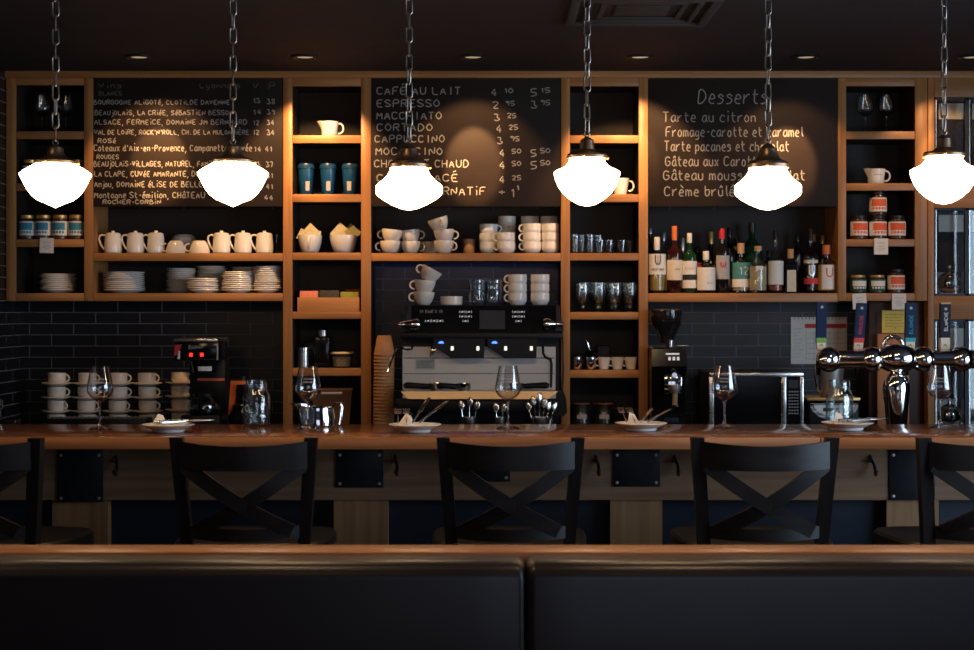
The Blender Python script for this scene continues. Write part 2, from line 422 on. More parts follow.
# ------------------------------------------------------------------ the room
XR = 3.3; YF = -2.6
struct(MB().box(XL-.1, XR+.1, YF-.1, DW+.1, -.1, 0).build('floor', 'floor_wood'))
struct(MB().box(XL-.1, XR+.1, YF-.1, DW+.1, CEIL, CEIL+.1).build('ceiling', 'ceiling_paint'))
struct(MB().box(XL-.1, XR+.1, DW, DW+.1, 0, CEIL).build('wall_back', 'tile_back'))
struct(MB().box(XL-.1, XL, YF, DW, 0, CEIL).build('wall_left', 'tile_left'))
m = MB()                          # right wall with its shop window
WY0, WY1, WZ0, WZ1 = 1.9, 5.0, .75, 2.35
m.box(XR, XR+.1, YF, WY0, 0, CEIL); m.box(XR, XR+.1, WY1, DW, 0, CEIL)
m.box(XR, XR+.1, WY0, WY1, 0, WZ0); m.box(XR, XR+.1, WY0, WY1, WZ1, CEIL)
struct(m.build('wall_right', 'plaster'))
m = MB()                          # street front behind the camera
FX0, FX1 = -.2, 2.9
m.box(XL, FX0, YF-.1, YF, 0, CEIL); m.box(FX1, XR, YF-.1, YF, 0, CEIL)
m.box(FX0, FX1, YF-.1, YF, 0, .75); m.box(FX0, FX1, YF-.1, YF, 2.35, CEIL)
struct(m.build('wall_front', 'plaster'))
w = MB()
for y in (WY0, WY0+1.03, WY0+2.07, WY1): w.box(XR+.02, XR+.08, y-.025, y+.025, WZ0, WZ1)
for z in (WZ0, WZ1): w.box(XR+.02, XR+.08, WY0, WY1, z-.025, z+.025)
struct(w.build('window_1', 'black_steel'))
w = MB()
for x in (FX0, FX0+1.03, FX0+2.06, FX1): w.box(x-.025, x+.025, YF-.08, YF-.02, .75, 2.35)
for z in (.75, 2.35): w.box(FX0, FX1, YF-.08, YF-.02, z-.025, z+.025)
struct(w.build('window_2', 'black_steel'))

# ------------------------------------------------------------------ back counter
bc = thing('back_counter', 'long dark work counter under the tiled wall behind the bar', 'counter', (0, 7.15, 0))
MB().box(XL+.004, 2.6, -.45, .295, BC-.04, BC-.0008, .004).build('worktop', 'black_steel', bc)
MB().box(XL+.004, 2.6, -.41, .295, .0, BC-.04).build('cabinet_body', 'dark_cabinet', bc)

# ------------------------------------------------------------------ shelving
HT = Z(73, DH)                   # top of the shelving
struct(MB().box(XL, X(1040, DH), DH-.012, DH+.05, Z(78, DH), CEIL-.001, .002).build('trim_1', 'wood_across'))
def tower(px0, px1, w0, w1, shelves, bottom, label, inner_top=86, lining=('dark_back', 'dark_back')):
    xc = X((px0+px1)/2, DH)
    t = thing('shelf_tower', label, 'shelves', (xc, DH, Z(bottom, DH)), 0, None)
    z0 = Z(bottom, DH)
    def lx(p): return X(p, DH) - xc
    zt = Z(78, DH)
    for a, b in ((px0, px0+w0), (px1-w1, px1)):
        MB().box(lx(a), lx(b), 0, .022, 0, zt - z0, .003).build('post', 'wood_upright', t)
        MB().box(lx(a)+.0004, lx(b)-.0004, .022, .29, 0, zt - z0).build('side_panel', lining[0 if a == px0 else 1], t)
    MB().box(lx(px0+w0), lx(px1-w1), .002, .022, Z(inner_top, DH)-z0, zt-z0, .002).build('top_rail', 'wood_across', t)
    MB().box(lx(px0+w0), lx(px1-w1), .022, .29, Z(inner_top-2, DH)-z0, zt-z0).build('top_panel', 'dark_back', t)
    for (a, b) in shelves:
        sh_ = MB().box(lx(px0+w0), lx(px1-w1), .022, .29, max(0, Z(b, DH)-z0)+.004, Z(a, DH)-z0-.0008).build('shelf', 'dark_back', t)
        MB().box(lx(px0+w0), lx(px1-w1), .003, .022, max(0, Z(b, DH)-z0), Z(a, DH)-z0-.0008, .002).build('front_edge', 'wood_across', sh_)
    MB().box(lx(px0+w0), lx(px1-w1), .285, .295, 0.0, zt-z0).build('back_panel', 'dark_back', t)
    return t
PB = HY + (CAMZ - BC) * F / DH   # row where the shelving meets the back counter
tower(6, 93, 9.3, 9, [(131, 139), (183, 191), (239, 247), (293, 301)], 301, 'open wooden shelf tower against the left tiled wall, jars inside', 85, ('dark_back', 'wood_upright'))
tower(283, 371, 9.3, 10, [(135, 143), (194, 202), (252.5, 260), (311.5, 319), (368, 376)], PB, 'wooden shelf tower between wine list and coffee list boards')
tower(561, 648, 9, 9.3, [(135, 143), (194, 202), (253, 260.5), (312, 319.5), (370, 378)], PB, 'wooden shelf tower between coffee list and dessert list boards')
tower(838, 927.5, 8.3, 12.5, [(131, 139), (183, 190.5), (239, 246.5), (293, 301)], 301, 'wooden shelf tower beside the dessert board holding orange labelled jars', 86, ('wood_upright', 'dark_cabinet'))
def bay(px0, px1, shelves, back_to, label):
    xc = X((px0+px1)/2, DH); z0 = Z(back_to, DH)
    t = thing('wall_shelf', label, 'shelves', (xc, DH, z0))
    for a, b in shelves:
        sh_ = MB().box(X(px0, DH)-xc+.0006, X(px1, DH)-xc-.0006, .024, .285, Z(b, DH)-z0+.004, Z(a, DH)-z0-.0008).build('shelf', 'dark_back', t)
        MB().box(X(px0, DH)-xc+.0006, X(px1, DH)-xc-.0006, .003, .024, Z(b, DH)-z0, Z(a, DH)-z0-.0008, .002).build('front_edge', 'wood_across', sh_)
    MB().box(X(px0, DH)-xc+.001, X(px1, DH)-xc-.001, .285, .295, 0, Z(205, DH)-z0).build('back_panel', 'dark_back', t)
    return t
bay(93, 283, [(253, 261), (293, 301)], 301, 'two wide wooden shelves under the wine list board with crockery')
bay(371, 561, [(253, 261)], 261, 'single wide wooden shelf above the espresso machine')
bay(648, 838, [(293, 302)], 302, 'wide wooden shelf under the dessert board holding the liquor bottles')

# ------------------------------------------------------------------ chalkboards
def board(px0, px1, label, draw):
    d = DH + .004
    xc = X((px0+px1)/2, d); z0 = Z(206.5, d)
    b = thing('chalkboard', label, 'chalkboard', (xc, d, z0))
    MB().box(X(px0, d)-xc, X(px1, d)-xc, 0, .018, 0, Z(78, d)-z0-.0005, .002).build('slate_panel', 'slate', b)
    layers = {}
    def put(t, x0, x1, base, cap, style='chalk', lw=.95, jit=.05, slant=.0):
        mb = layers.setdefault(style, MB())
        mb.text(t, X(x0, d)-xc, Z(base, d)-z0, L(cap, d), -.0008, L(lw, d), width=X(x1, d)-X(x0, d), jit=jit, slant=slant)
    draw(put)
    for st, mb in layers.items(): mb.build('chalk_lettering', st, b)
def wines(p):
    k = dict(lw=.85, jit=.07)
    p('Vins', 98.5, 122, 88, 5, 'chalk_faded', **k); p('Lyonnais', 200, 240, 88, 5, 'chalk_faded', **k)
    p('V', 253, 259, 89, 6.5, 'chalk_faded', **k); p('P', 269, 276, 89, 6.5, 'chalk_faded', **k)
    p('BLANCS', 99, 122, 95.5, 4.2, 'chalk_faded', **k)
    p('BOURGOGNE ALiGOTé, CLOTiLDE DAVENNE', 94, 230, 104.5, 4.4, **k); p('13', 253, 260, 103, 4.6, **k); p('38', 267, 275, 104, 4.8, **k)
    p('BEAUjOLAiS, LA CRiéE, SéBASTiEN BESSON', 95, 233, 115, 4.6, **k); p('14', 253, 261, 114.5, 4.6, **k); p('39', 267, 275, 114.5, 4.8, **k)
    p('ALSACE, FERMEiCE, DOMAiNE JM BERNHARD', 94.5, 247, 124.5, 4.8, **k); p('12', 253, 259, 125, 4.6, **k); p('34', 267, 274, 125, 4.8, **k)
    p("VAL DE LOiRE, ROCK'N'ROLL, CH. DE LA MULONNiÈRE", 94.5, 249, 134.5, 4.6, **k); p('12', 253, 259, 134.5, 4.6, **k); p('34', 267, 274, 135, 4.8, **k)
    p('ROSé', 98, 116, 143, 4.4, **k)
    p("Coteaux d'Aix-en-Provence, Campanette, Cuvée", 94, 252, 151, 6.2, 'chalk_bold', **k); p('14', 254, 261, 151.5, 4.8, **k); p('41', 265, 272, 151.5, 5, **k)
    p('ROUGES', 97, 119, 159, 4.2, **k)
    p('BEAUjOLAiS-ViLLAGES, NATUREL, FAMiLLE', 94, 222, 166.5, 5.2, 'chalk_bold', **k); p('13', 253, 260, 167, 4.6, **k); p('37', 266, 273, 167, 5, **k)
    p('LA CLAPE, CUVéE AMARANTE, DOM.', 94.5, 206, 176.5, 5.2, 'chalk_bold', **k); p('51', 266, 273, 178, 5, **k)
    p('Anjou, DOMAiNE éLiSE DE BELLEVUE', 94.5, 216, 187, 5.4, 'chalk_bold', **k); p('41', 266, 273, 189, 5, **k)
    p('Montagne St-émilion, CHâTEAU', 94.5, 205, 198, 5.8, 'chalk_bold', **k); p('44', 264, 273, 200, 4.6, **k)
    p('ROCHER-CORBiN', 103, 161, 204, 4, 'chalk_bold', **k)
def coffees(p):
    k = dict(lw=1.0, jit=.05)
    rows = [('CAFÉ AU LAIT', 377, 461, 94.5, '4', '10', '5', '15'), ('ESPRESSO', 377, 440, 107, '2', '95', '3', '95'),
            ('MACCHIATO', 377, 442, 119.3, '3', '25', '', ''), ('CORTADO', 377, 433, 131, '4', '25', '', ''),
            ('CAPPUCCINO', 375, 445, 142.5, '3', '95', '', ''), ('MOCACCINO', 376, 443, 155, '4', '50', '5', '50'),
            ('CHOCOLAT CHAUD', 374.5, 469, 167.3, '4', '50', '5', '50'), ('CAFÉ GLACÉ', 377, 458.5, 181.5, '4', '25', '', '')]
    for i, (t, a, b, z, q1, q2, q3, q4) in enumerate(rows):
        st = 'chalk'
        p(t, a, b, z, 7.4, st, **k)
        x1 = 491 + min(i, 5) * 1.6
        p(q1, x1, x1+5.5, z+1.5, 6.8, st, **k); p(q2, x1+13, x1+22, z-1.5, 4.6, st, lw=.85, jit=.05)
        if q3: p(q3, 531, 536.5, z+1.5, 7, st, **k); p(q4, 540.5, 550, z-2, 4.6, st, lw=.85, jit=.05)
    p('LAiT ALTERNATiF', 378, 486, 195, 7.6, 'chalk_bold', **k); p('+', 499, 504, 195, 5.5, 'chalk_bold', **k); p('1', 510, 515, 197, 9, 'chalk_bold', **k)
    p('1', 516, 519.5, 190, 5, 'chalk_bold', **k)
def desserts(p):
    k = dict(lw=1.0, jit=.04)
    p('Desserts', 698, 767, 103.5, 14, 'chalk', lw=1.1, jit=.03, slant=.1)
    p('Tarte au citron', 663, 756, 121.8, 9.6, **k)
    p('Fromage-carotte et caramel', 666, 803, 136.5, 9.4, **k)
    p('Tarte pacanes et chocolat', 664.5, 789, 151, 9.6, **k)
    p('Gâteau aux Carottes', 665.5, 768, 166, 9.6, **k)
    p('Gâteau mousse chocolat', 663.5, 805, 180, 9.6, **k)
    p('Crème brûlée', 664.5, 741, 196, 9.8, **k)
board(92, 282.6, 'black chalkboard with the handwritten wine list above white crockery', wines)
board(371, 560.5, 'black chalkboard with the handwritten coffee price list', coffees)
board(648, 838, 'black chalkboard with the handwritten dessert list above liquor bottles', desserts)

# ------------------------------------------------------------------ crockery prototypes
def cup_profile(rt, rb, h, t=.003, style='round'):
    out = [(0, 0), (rb*.9, 0), (rb, .002)]
    n = 8
    for i in range(1, n+1):
        u = i/n
        if style == 'round': r = rb + (rt-rb)*math.sin(u*PI/2)**.8
        elif style == 'straight': r = rb + (rt-rb)*min(1, (u*2.6))**.7
        else: r = rb + (rt-rb)*u
        out.append((r, .002 + (h-.002)*u))
    inn = [(max(0, r-t), max(z, t+.001)) for r, z in reversed(out[2:])]
    inn[0] = (rt - t, h)
    return out + inn + [(0, t+.001)]
def handle_pts(r, z0, z1, b, n=12, squash=1.0):
    pts = []
    for i in range(n+1):
        a = -PI/2 + PI*i/n
        pts.append((r - .002 + b*max(0, math.cos(a))**.8, 0, (z0+z1)/2 + (z1-z0)/2*math.sin(a)*squash))
    return pts
def make_cup(name, label, rt, rb, h, style='round', mat='ceramic', hb=.022, hz=(.25, .85), hr=.0038, group=None):
    t = thing(name, label, 'cup', group=group)
    MB().lathe(cup_profile(rt, rb, h, style=style), 28).build('cup_body', mat, t)
    MB().tube(handle_pts(rt*.97, h*hz[0], h*hz[1], hb), hr, 8).build('handle', mat, t)
    return t
def saucer_profile(r): return [(0, 0), (r*.45, 0), (r*.5, .002), (r*.95, .011), (r, .013), (r*.99, .015), (r*.9, .0125), (r*.5, .005), (0, .005)]
def plate_profile(r): return [(0, 0), (r*.58, 0), (r*.62, .003), (r*.97, .0125), (r, .0145), (r*.985, .0165), (r*.66, .0075), (r*.6, .006), (0, .006)]

# cappuccino cups and saucers stacked at the left of the back counter
cup0 = Proto(make_cup('coffee_cup', '', .040, .029, .052, 'straight', 'ceramic', .02))
sc0 = tag(MB().lathe(saucer_profile(.068), 32).build('saucer', 'ceramic'), '', 'saucer')
sc0 = Proto(sc0)
colx = [56.7, 87, 118, 147.5, 180]
pitch = .0615
colname = ['stack nearest the left wall', 'second stack from the left wall', 'third stack, behind the large wine glass', 'fourth stack from the left wall', 'stack half behind the filter coffee maker']
for ci, px in enumerate(colx):
    for k in range(4):
        dd = 7.32 if ci == 4 else 7.22
        x = X(px, dd) + random.uniform(-.003, .003); z = BC + k*pitch
        lv = ['lowest', 'third', 'second', 'topmost'][k]
        w_ = 'cream coffee cup with saucer, %s cup in the %s' % (lv, colname[ci])
        sc0.put((x, dd, z), 'cream saucer, %s saucer in the %s' % (lv, colname[ci]), 'stacked saucers on the back counter')
        cup0.put((x, dd, z+.006), 'cream coffee cup, %s in the %s' % (lv, colname[ci]), 'stacked coffee cups on the back counter', rz=random.uniform(-.25, .25) - .15)

# plates
def plate_stack(px, d, shelf_py, r, n, desc, proto_r, pit=.0088, jit=.004):
    z = Z(shelf_py, DH)
    for k in range(n):
        i = n-1-k
        lab = 'white plate, %s, in %s' % (ORD[i] if i < 12 else 'low', desc)
        plate_protos[proto_r].put((X(px, d)+random.uniform(-jit, jit), d+random.uniform(-.002, .002), z + k*pit), lab, 'plates stacked on the shelves')
plate_protos = {}
for r in (.080, .094, .066, .072):
    plate_protos[r] = Proto(tag(MB().lathe(plate_profile(r), 40).build('plate', 'porcelain'), '', 'plate'))
plate_stack(58, 7.28, 293, 0, 9, 'the stack inside the left-wall shelf tower', .080)
plate_stack(124, 7.27, 293, 0, 10, 'the widest stack on the lower shelf', .094)
plate_stack(181, 7.335, 293, 0, 12, 'the shaded rear stack beside the widest stack', .066)
plate_stack(211.5, 7.365, 293, 0, 12, 'the tallest rear stack at shelf middle', .066, pit=.0098)
plate_stack(203, 7.222, 293, 0, 6, 'the short stack overhanging the shelf edge', .072, pit=.0098)
plate_stack(237.5, 7.23, 293, 0, 10, 'the front stack second from the tower post', .072)
plate_stack(246, 7.37, 293, 0, 12, 'the rear stack nearest the middle tower', .066, pit=.0094)
plate_stack(267.5, 7.232, 293, 0, 12, 'the front stack beside the middle tower post', .066, pit=.0094)

# lidded creamers and round teacups on the upper shelf of the first bay
def make_creamer(name, label):
    t = thing(name, label, 'pot')
    p = [(0, 0), (.034, 0), (.038, .004), (.0395, .02), (.037, .06), (.034, .086), (.034, .088), (.031, .088), (.031, .05), (.03, .006), (0, .006)]
    MB().lathe(p, 28).build('pot_body', 'porcelain', t)
    MB().lathe([(0, .0865), (.0335, .0865), (.034, .089), (.026, .093), (.008, .095), (.007, .098), (.009, .102), (0, .104)], 24).build('lid', 'porcelain', t)
    MB().tube([(-.033, 0, .080), (-.046, 0, .084), (-.058, 0, .080), (-.062, 0, .066), (-.056, 0, .046), (-.047, 0, .028), (-.037, 0, .016)], .0042, 8).build('handle', 'porcelain', t)
    return t
cr = Proto(make_creamer('coffee_pot', ''))
names = ['first lidded white pot from the left on the crockery shelf', 'second lidded white pot from the left on the crockery shelf', 'third lidded white pot, next to the two upturned cups',
         'lidded white pot just right of the upturned cups', 'lidded white pot second from the middle tower', 'lidded white pot beside the middle tower post']
for i, px in enumerate([113, 135.5, 156, 221.5, 243, 264.5]):
    cr.put((X(px, 7.235), 7.235, Z(253, DH)), names[i], 'lidded pots on the crockery shelf', rz=random.uniform(-.15, .15))
b_ = tag(MB().lathe([(0, 0), (.03, 0), (.05, .03), (.055, .075), (.04, .09), (.012, .094), (0, .096)], 28).build('lidded_bowl', 'porcelain'),
         'white domed bowl behind the two upturned cups', 'bowl'); b_.location = (X(184, 7.37), 7.365, Z(253, DH))
b_ = tag(MB().lathe([(0, 0), (.024, 0), (.03, .06), (.031, .09), (.0295, .09), (.0285, .062), (.022, .004), (0, .004)], 24).build('water_glass', 'thin_glass'),
         'clear glass at the end of the crockery shelf by the tower', 'glass'); b_.location = (X(276.5, 7.33), 7.33, Z(253, DH))

# ------------------------------------------------------------------ wine glasses (bar and shelves)
def wine_glass(name, label, H=.2155, etched=True, drop=True):
    k = H / 61.6
    t = thing(name, label, 'wine glass')
    out = [(0, 0), (11.7, 0), (11.7, .5), (8, 1.6), (2.2, 3.4), (1.1, 6), (.95, 14), (1.0, 22), (1.7, 26), (5, 28.4), (9.4, 31.6), (12.2, 35.5), (12.9, 38), (12.2, 44), (10.6, 53), (8.9, 61.6)]
    inn = [(8.55, 61.6), (10.2, 53), (11.8, 44), (12.4, 38), (11.6, 35.8), (9.0, 32.4), (5, 29.6), (2, 28.4), (0, 28.2)]
    MB().lathe([(r*k, z*k) for r, z in out[8:] + inn], 36).build('bowl', 'stem_glass', t)
    MB().lathe([(r*k, z*k) for r, z in out[:9]] + [(0, 26.4*k)], 28).build('stem', 'glass', t)
    if drop:
        z0 = 28.3
        MB().lathe([(0, z0*k), (2*k, 28.5*k), (5*k, 29.7*k), (8.9*k, 32.5*k), (9.4*k, 33.1*k), (0, 33.1*k)], 28).build('wine', 'amber', t)
    if etched:
        e = MB(); rr = 11.9*k
        for j, zz in enumerate((49, 46)):
            pts = [(-.018+.0033*i, (zz + (1.1 if i % 2 else -.9) + math.sin(i*2.1+j)*.5)*k) for i in range(12)]
            e.ribbon(chaikin(pts), .0009, 0, wrap=(11.2 if j == 0 else 11.75)*k)
        e.build('etched_mark', 'etch', t)
    return t
wg = Proto(wine_glass('wine_glass', '', drop=False))
gl = ['empty stemmed wine glass on the bar in front of the saucer stacks', 'stemmed wine glass on the bar in front of the steel jug',
      'stemmed wine glass on the bar before the espresso machine', 'stemmed wine glass on the bar before the microwave', 'stemmed wine glass on the bar beside the beer tower']
for px, py, lb in zip([100, 308, 508, 724.5, 940], [429, 428.5, 428, 427.6, 427.3], gl):
    d = F * (CAMZ-CT) / (py - HY)
    wg.put((X(px, d), d, CT), lb, 'wine glasses along the bar', rz=random.uniform(-.3, .3))
sg = Proto(wine_glass('stemware', '', H=.178, etched=False, drop=False))
for px, sh, lb in [(42, 131, 'wine glass on the top left-wall shelf, nearer the wall'), (66, 131, 'wine glass on the top left-wall shelf, nearer the chalkboard'),
                   (865.5, 131, 'wine glass on the top shelf beside the dessert board, nearer the board'), (886.5, 131, 'wine glass on the top shelf beside the dessert board, farther from board')]:
    sg.put((X(px, 7.26), 7.26, Z(sh, DH)), lb, 'wine glasses on the top shelves')

# ------------------------------------------------------------------ jars
def make_jar(name, label, r, h, body, lab, lid, trim='label_white', part_h=(.16, .74)):
    t = thing(name, label, 'jar')
    MB().lathe([(0, 0), (r*.9, 0), (r, .004), (r, h*.74), (r*.86, h*.84), (r*.84, h*.86), (0, h*.86)], 28).build('jar_body', body, t)
    MB().patch(r+.0006, -2.4, 2.4, h*part_h[0], h*part_h[1], 24).build('jar_label', trim, t)
    m = MB(); m.patch(r+.0011, -1.0, 1.0, h*.38, h*.68, 14)
    for i in range(5): m.patch(r+.0011, -.85+.36*i, -.6+.36*i, h*.24, h*.34, 3)
    m.build('label_print', lab, t)
    q = MB()
    for i in range(4): q.text('MIEL'[i], (i-1.5)*r*.33 - r*.1, h*.47, h*.13, 0, .0012, wrap=r+.0016)
    MB().lathe([(0, h*.86), (r*.88, h*.86), (r*.9, h*.88), (r*.9, h*.985), (r*.86, h), (0, h)], 28).build('lid', lid, t)
    return t
jb = Proto(make_jar('preserve_jar', '', .0345, .108, 'preserve', 'label_blue', 'cap_gold'))
for px, lb in zip([27, 43.3, 60, 76.3], ['blue labelled jar nearest the left wall, above the price tag', 'blue labelled jar second from the left wall', 'blue labelled jar third from the left wall', 'blue labelled jar beside the wine board, lower row']):
    jb.put((X(px, 7.20), 7.20, Z(239, DH)), lb, 'blue labelled jars in the left tower', rz=random.uniform(-.15, .15))
for px, lb in zip([30, 46, 62, 78], ['jar on the shelf behind the first pendant lamp, nearest left wall', 'jar hidden behind the first pendant lamp, second from wall', 'jar hidden behind the first pendant lamp, third from wall', 'jar behind the first pendant lamp, nearest the wine board']):
    jb.put((X(px, 7.22), 7.22, Z(183, DH)), lb, 'jars behind the first lamp', rz=random.uniform(-.2, .2))
jo = Proto(make_jar('preserve_jar', '', .0375, .106, 'preserve', 'label_orange', 'cap_black'))
zs = Z(239, DH)
for px, z, lb in [(859, zs, 'orange labelled jar left of the three-jar row'), (878, zs, 'orange labelled jar carrying another jar on top'), (897, zs, 'orange labelled jar right of the three-jar row'),
                  (878, zs+.1065, 'orange labelled jar standing on top of another jar')]:
    jo.put((X(px, 7.2), 7.2, z), lb, 'orange labelled jars in the right tower', rz=random.uniform(-.12, .3))
jo.put((X(896, 7.2), 7.2, Z(293, DH)), 'orange labelled jar beside the two small dark green jars', 'orange labelled jars in the right tower', rz=.15)
jg = Proto(make_jar('relish_jar', '', .036, .080, 'preserve_dark', 'label_white', 'cap_gold', 'label_green', (.1, .78)))
jg.put((X(858, 7.2), 7.2, Z(293, DH)), 'small dark green jar nearest the shelf post', 'small green jars', rz=.1)
jg.put((X(877, 7.2), 7.2, Z(293, DH)), 'small dark green jar next to the orange labelled jar', 'small green jars')
def tagcard(px0, px1, py0, py1, label, rz=0):
    d = DH - .004
    xc = X((px0+px1)/2, d); z0 = Z(py1, d)
    t = thing('hanging_price_tag', label, 'price tag', (xc, d, z0), 0)
    w, h = X(px1, d)-X(px0, d), L(py1-py0, d)
    MB().box(-w/2, w/2, -.0012, 0, 0, h).build('card', 'paper', t)
    m = MB()
    for i, f in enumerate((.72, .52, .40, .28)): m.ribbon([(-w*(.18 if i % 2 else .3), h*f), (w*(.2 if i % 2 else .3), h*f)], .0012, -.0016)
    m.build('print', 'ink', t)
    t.rotation_euler[1] = rz
tagcard(39.5, 53.5, 238, 253, 'paper price tag under the blue labelled jars', .03)
tagcard(874, 888, 238.5, 254.5, 'white price tag below the orange jars, upper shelf', .01)
tagcard(853, 867, 293.5, 309, 'white price tag below the small green jars', -.06)
tagcard(892, 906, 293.5, 309.5, 'white price tag above the yellow note', 0)

# ------------------------------------------------------------------ spouted milk cups (top shelves)
sp = thing('milk_jug', '', 'jug')
m = MB(); pr = [(0, 0), (.034, 0), (.036, .003), (.036, .03), (.042, .068), (.039, .068), (.033, .03), (.032, .006), (0, .006)]
mk = m.mark(); m.lathe(pr, 28)
for i in range(mk, len(m.v)):
    x, y, z = m.v[i]
    if x < -.02 and abs(y) < .018 and z > .045: m.v[i] = (x - .014*(z-.045)/.023*(1-abs(y)/.018), y, z + .003)
m.build('jug_body', 'porcelain', sp)
MB().tube(handle_pts(.040, .014, .060, .024), .0042, 8).build('handle', 'porcelain', sp)
m = MB(); m.text('CAMERON', -.015, .040, .0055, 0, .001, width=.03, wrap=.0385); m.v = m.v
wd = MB(); [wd.ribbon([(-.016+.0045*i, .041), (-.0135+.0045*i, .041)], .0035, 0, wrap=.0388) for i in range(8)]
wd.build('printed_mark_or_sheen', 'ink', sp)
sp = Proto(sp)
sp.put((X(329.5, 7.23), 7.23, Z(135, DH)), 'white spouted jug alone on the shelf right of the wine board', 'spouted jugs on the shelves')
sp.put((X(876, 7.23), 7.23, Z(183, DH)), 'white spouted jug on the shelf right of the dessert board', 'spouted jugs on the shelves')

# tumblers
tu = thing('travel_tumbler', '', 'tumbler')
MB().lathe([(0, 0), (.026, 0), (.028, .003), (.036, .120), (0, .120)], 28).build('cup_body', 'teal', tu)
MB().lathe([(0, .120), (.0385, .120), (.0385, .130), (.035, .134), (.033, .142), (0, .143)], 28).build('lid', 'teal_dark', tu)
MB().patch(.0345, -.25, .35, .02, .062, 6).build('printed_mark_or_sheen', 'label_grey', tu)  # grey patch coloured in for the silver sheen on the tumbler's side
for ch in tu.children:
    if ch.name.startswith('printed'):
        for v in ch.data.vertices:
            f = (.0283 + (.036-.028)*(v.co.z-.003)/.117 + .0006) / math.hypot(v.co.x, v.co.y); v.co.x *= f; v.co.y *= f
tu = Proto(tu)
for px, lb, rz in [(306, 'teal travel tumbler nearest the wine board', .3), (328, 'middle teal travel tumbler of three', .1), (350, 'teal travel tumbler nearest the coffee board', -.1)]:
    tu.put((X(px, 7.25), 7.25, Z(194, DH)), lb, 'teal tumblers on the shelf', rz=rz)

# sugar-packet cups
def card_at(mb, x, y, z, w, h, rot, lean, th=.0015):
    mk = mb.mark(); mb.box(-w/2, w/2, -th/2, th/2, 0, h, 0)
    mb.xf(mk, Matrix.Translation((x, y, z)) @ Matrix.Rotation(lean, 4, 'X') @ Matrix.Rotation(rot, 4, 'Y'))
cA = make_cup('tea_cup', 'white cup of sachets, handle towards the room', .054, .036, .080, 'round', 'porcelain', .02)
cA.location = (X(310, 7.225), 7.225, Z(252.5, DH)); cA.rotation_euler[2] = -PI/2
cB = tag(MB().lathe(cup_profile(.061, .04, .080), 32).build('tea_bowl', 'porcelain'), 'white bowl of sachets, nearer the coffee board', 'bowl')
cB.location = (X(343.5, 7.235), 7.235, Z(252.5, DH))
spec = [(310, 7.225, -.030, .010, .05, .5, 'tea_paper'), (310, 7.225, .004, -.006, .062, .75, 'tea_paper'), (310, 7.225, .020, .012, .05, .2, 'tea_paper'), (310, 7.225, -.012, .018, .058, -.3, 'tea_paper'),
        (343.5, 7.235, -.012, -.006, .068, .72, 'tea_paper'), (343.5, 7.235, .010, .014, .06, .3, 'tea_paper'), (343.5, 7.235, .036, .006, .062, .68, 'tea_foil'), (343.5, 7.235, .040, -.010, .05, 1.0, 'tea_foil')]
for i, (px, d, dx, dy, s_, rot, mt) in enumerate(spec):
    m = MB(); mk = m.mark(); m.box(-s_/2, s_/2, -.001, .001, -s_/2, s_/2)
    m.xf(mk, Matrix.Rotation(.1, 4, 'X') @ Matrix.Rotation(rot, 4, 'Y'))
    o = m.build('tea_sachet', mt); o.location = (X(px, d)+dx, d+dy, Z(252.5, DH)+.078 + (.012 if rot > .6 else 0))
    where = 'white cup with a handle' if i < 4 else 'white bowl nearer the coffee board'
    tag(o, '%s paper sachet, %s in the %s' % ('dark foil' if mt == 'tea_foil' else 'pale yellow', ['leftmost', 'tallest', 'rightmost', 'rear', 'tallest', 'rear', 'upright', 'slumped'][i], where), 'tea sachet', 'sachets in the cups')

# tea box with packets
tb = thing('tea_box', 'bamboo tray box full of tea packets', 'box', (X(329, 7.19), 7.19, Z(311.5, DH)))
w = L(32, 7.19)*.965; h = L(14, 7.19)
for a in (-w, w-.008):
    MB().box(a, a+.008, -.03, .20, 0, h, .001).build('side_panel', 'bamboo', tb)
MB().box(-w+.008, w-.008, -.03, -.022, 0, h, .001).build('front_panel', 'bamboo', tb)
MB().box(-w+.008, w-.008, .192, .20, 0, h, .001).build('rear_panel', 'bamboo', tb)
MB().box(-w+.008, w-.008, -.022, .192, 0, .006).build('bottom_panel', 'bamboo', tb)
for i, (a, b, mt, nm, top) in enumerate([(300, 318, 'pink_packet', 'pink', 290.5), (319.5, 339, 'black_packet', 'black', 290), (340.5, 358.5, 'green_packet', 'olive green', 291.5), (344, 359, 'red_packet', 'dark red', 288.5)]):
    for j in range(3):
        d = 7.185 + .014*j + (.06 if nm == 'dark red' else 0)
        o = MB().box(-L(b-a, d)/2, L(b-a, d)/2, 0, .011, 0, Z(top, 7.19)-Z(311.5, DH)-.010-.0015*j, .002).build('tea_packet', mt)
        o.location = (X((a+b)/2, 7.19), d, Z(311.5, DH)+.008)
        tag(o, '%s tea packet, %s from the front of its row in the bamboo box' % (nm, NTH[j]), 'tea packet', 'tea packets in the bamboo box')

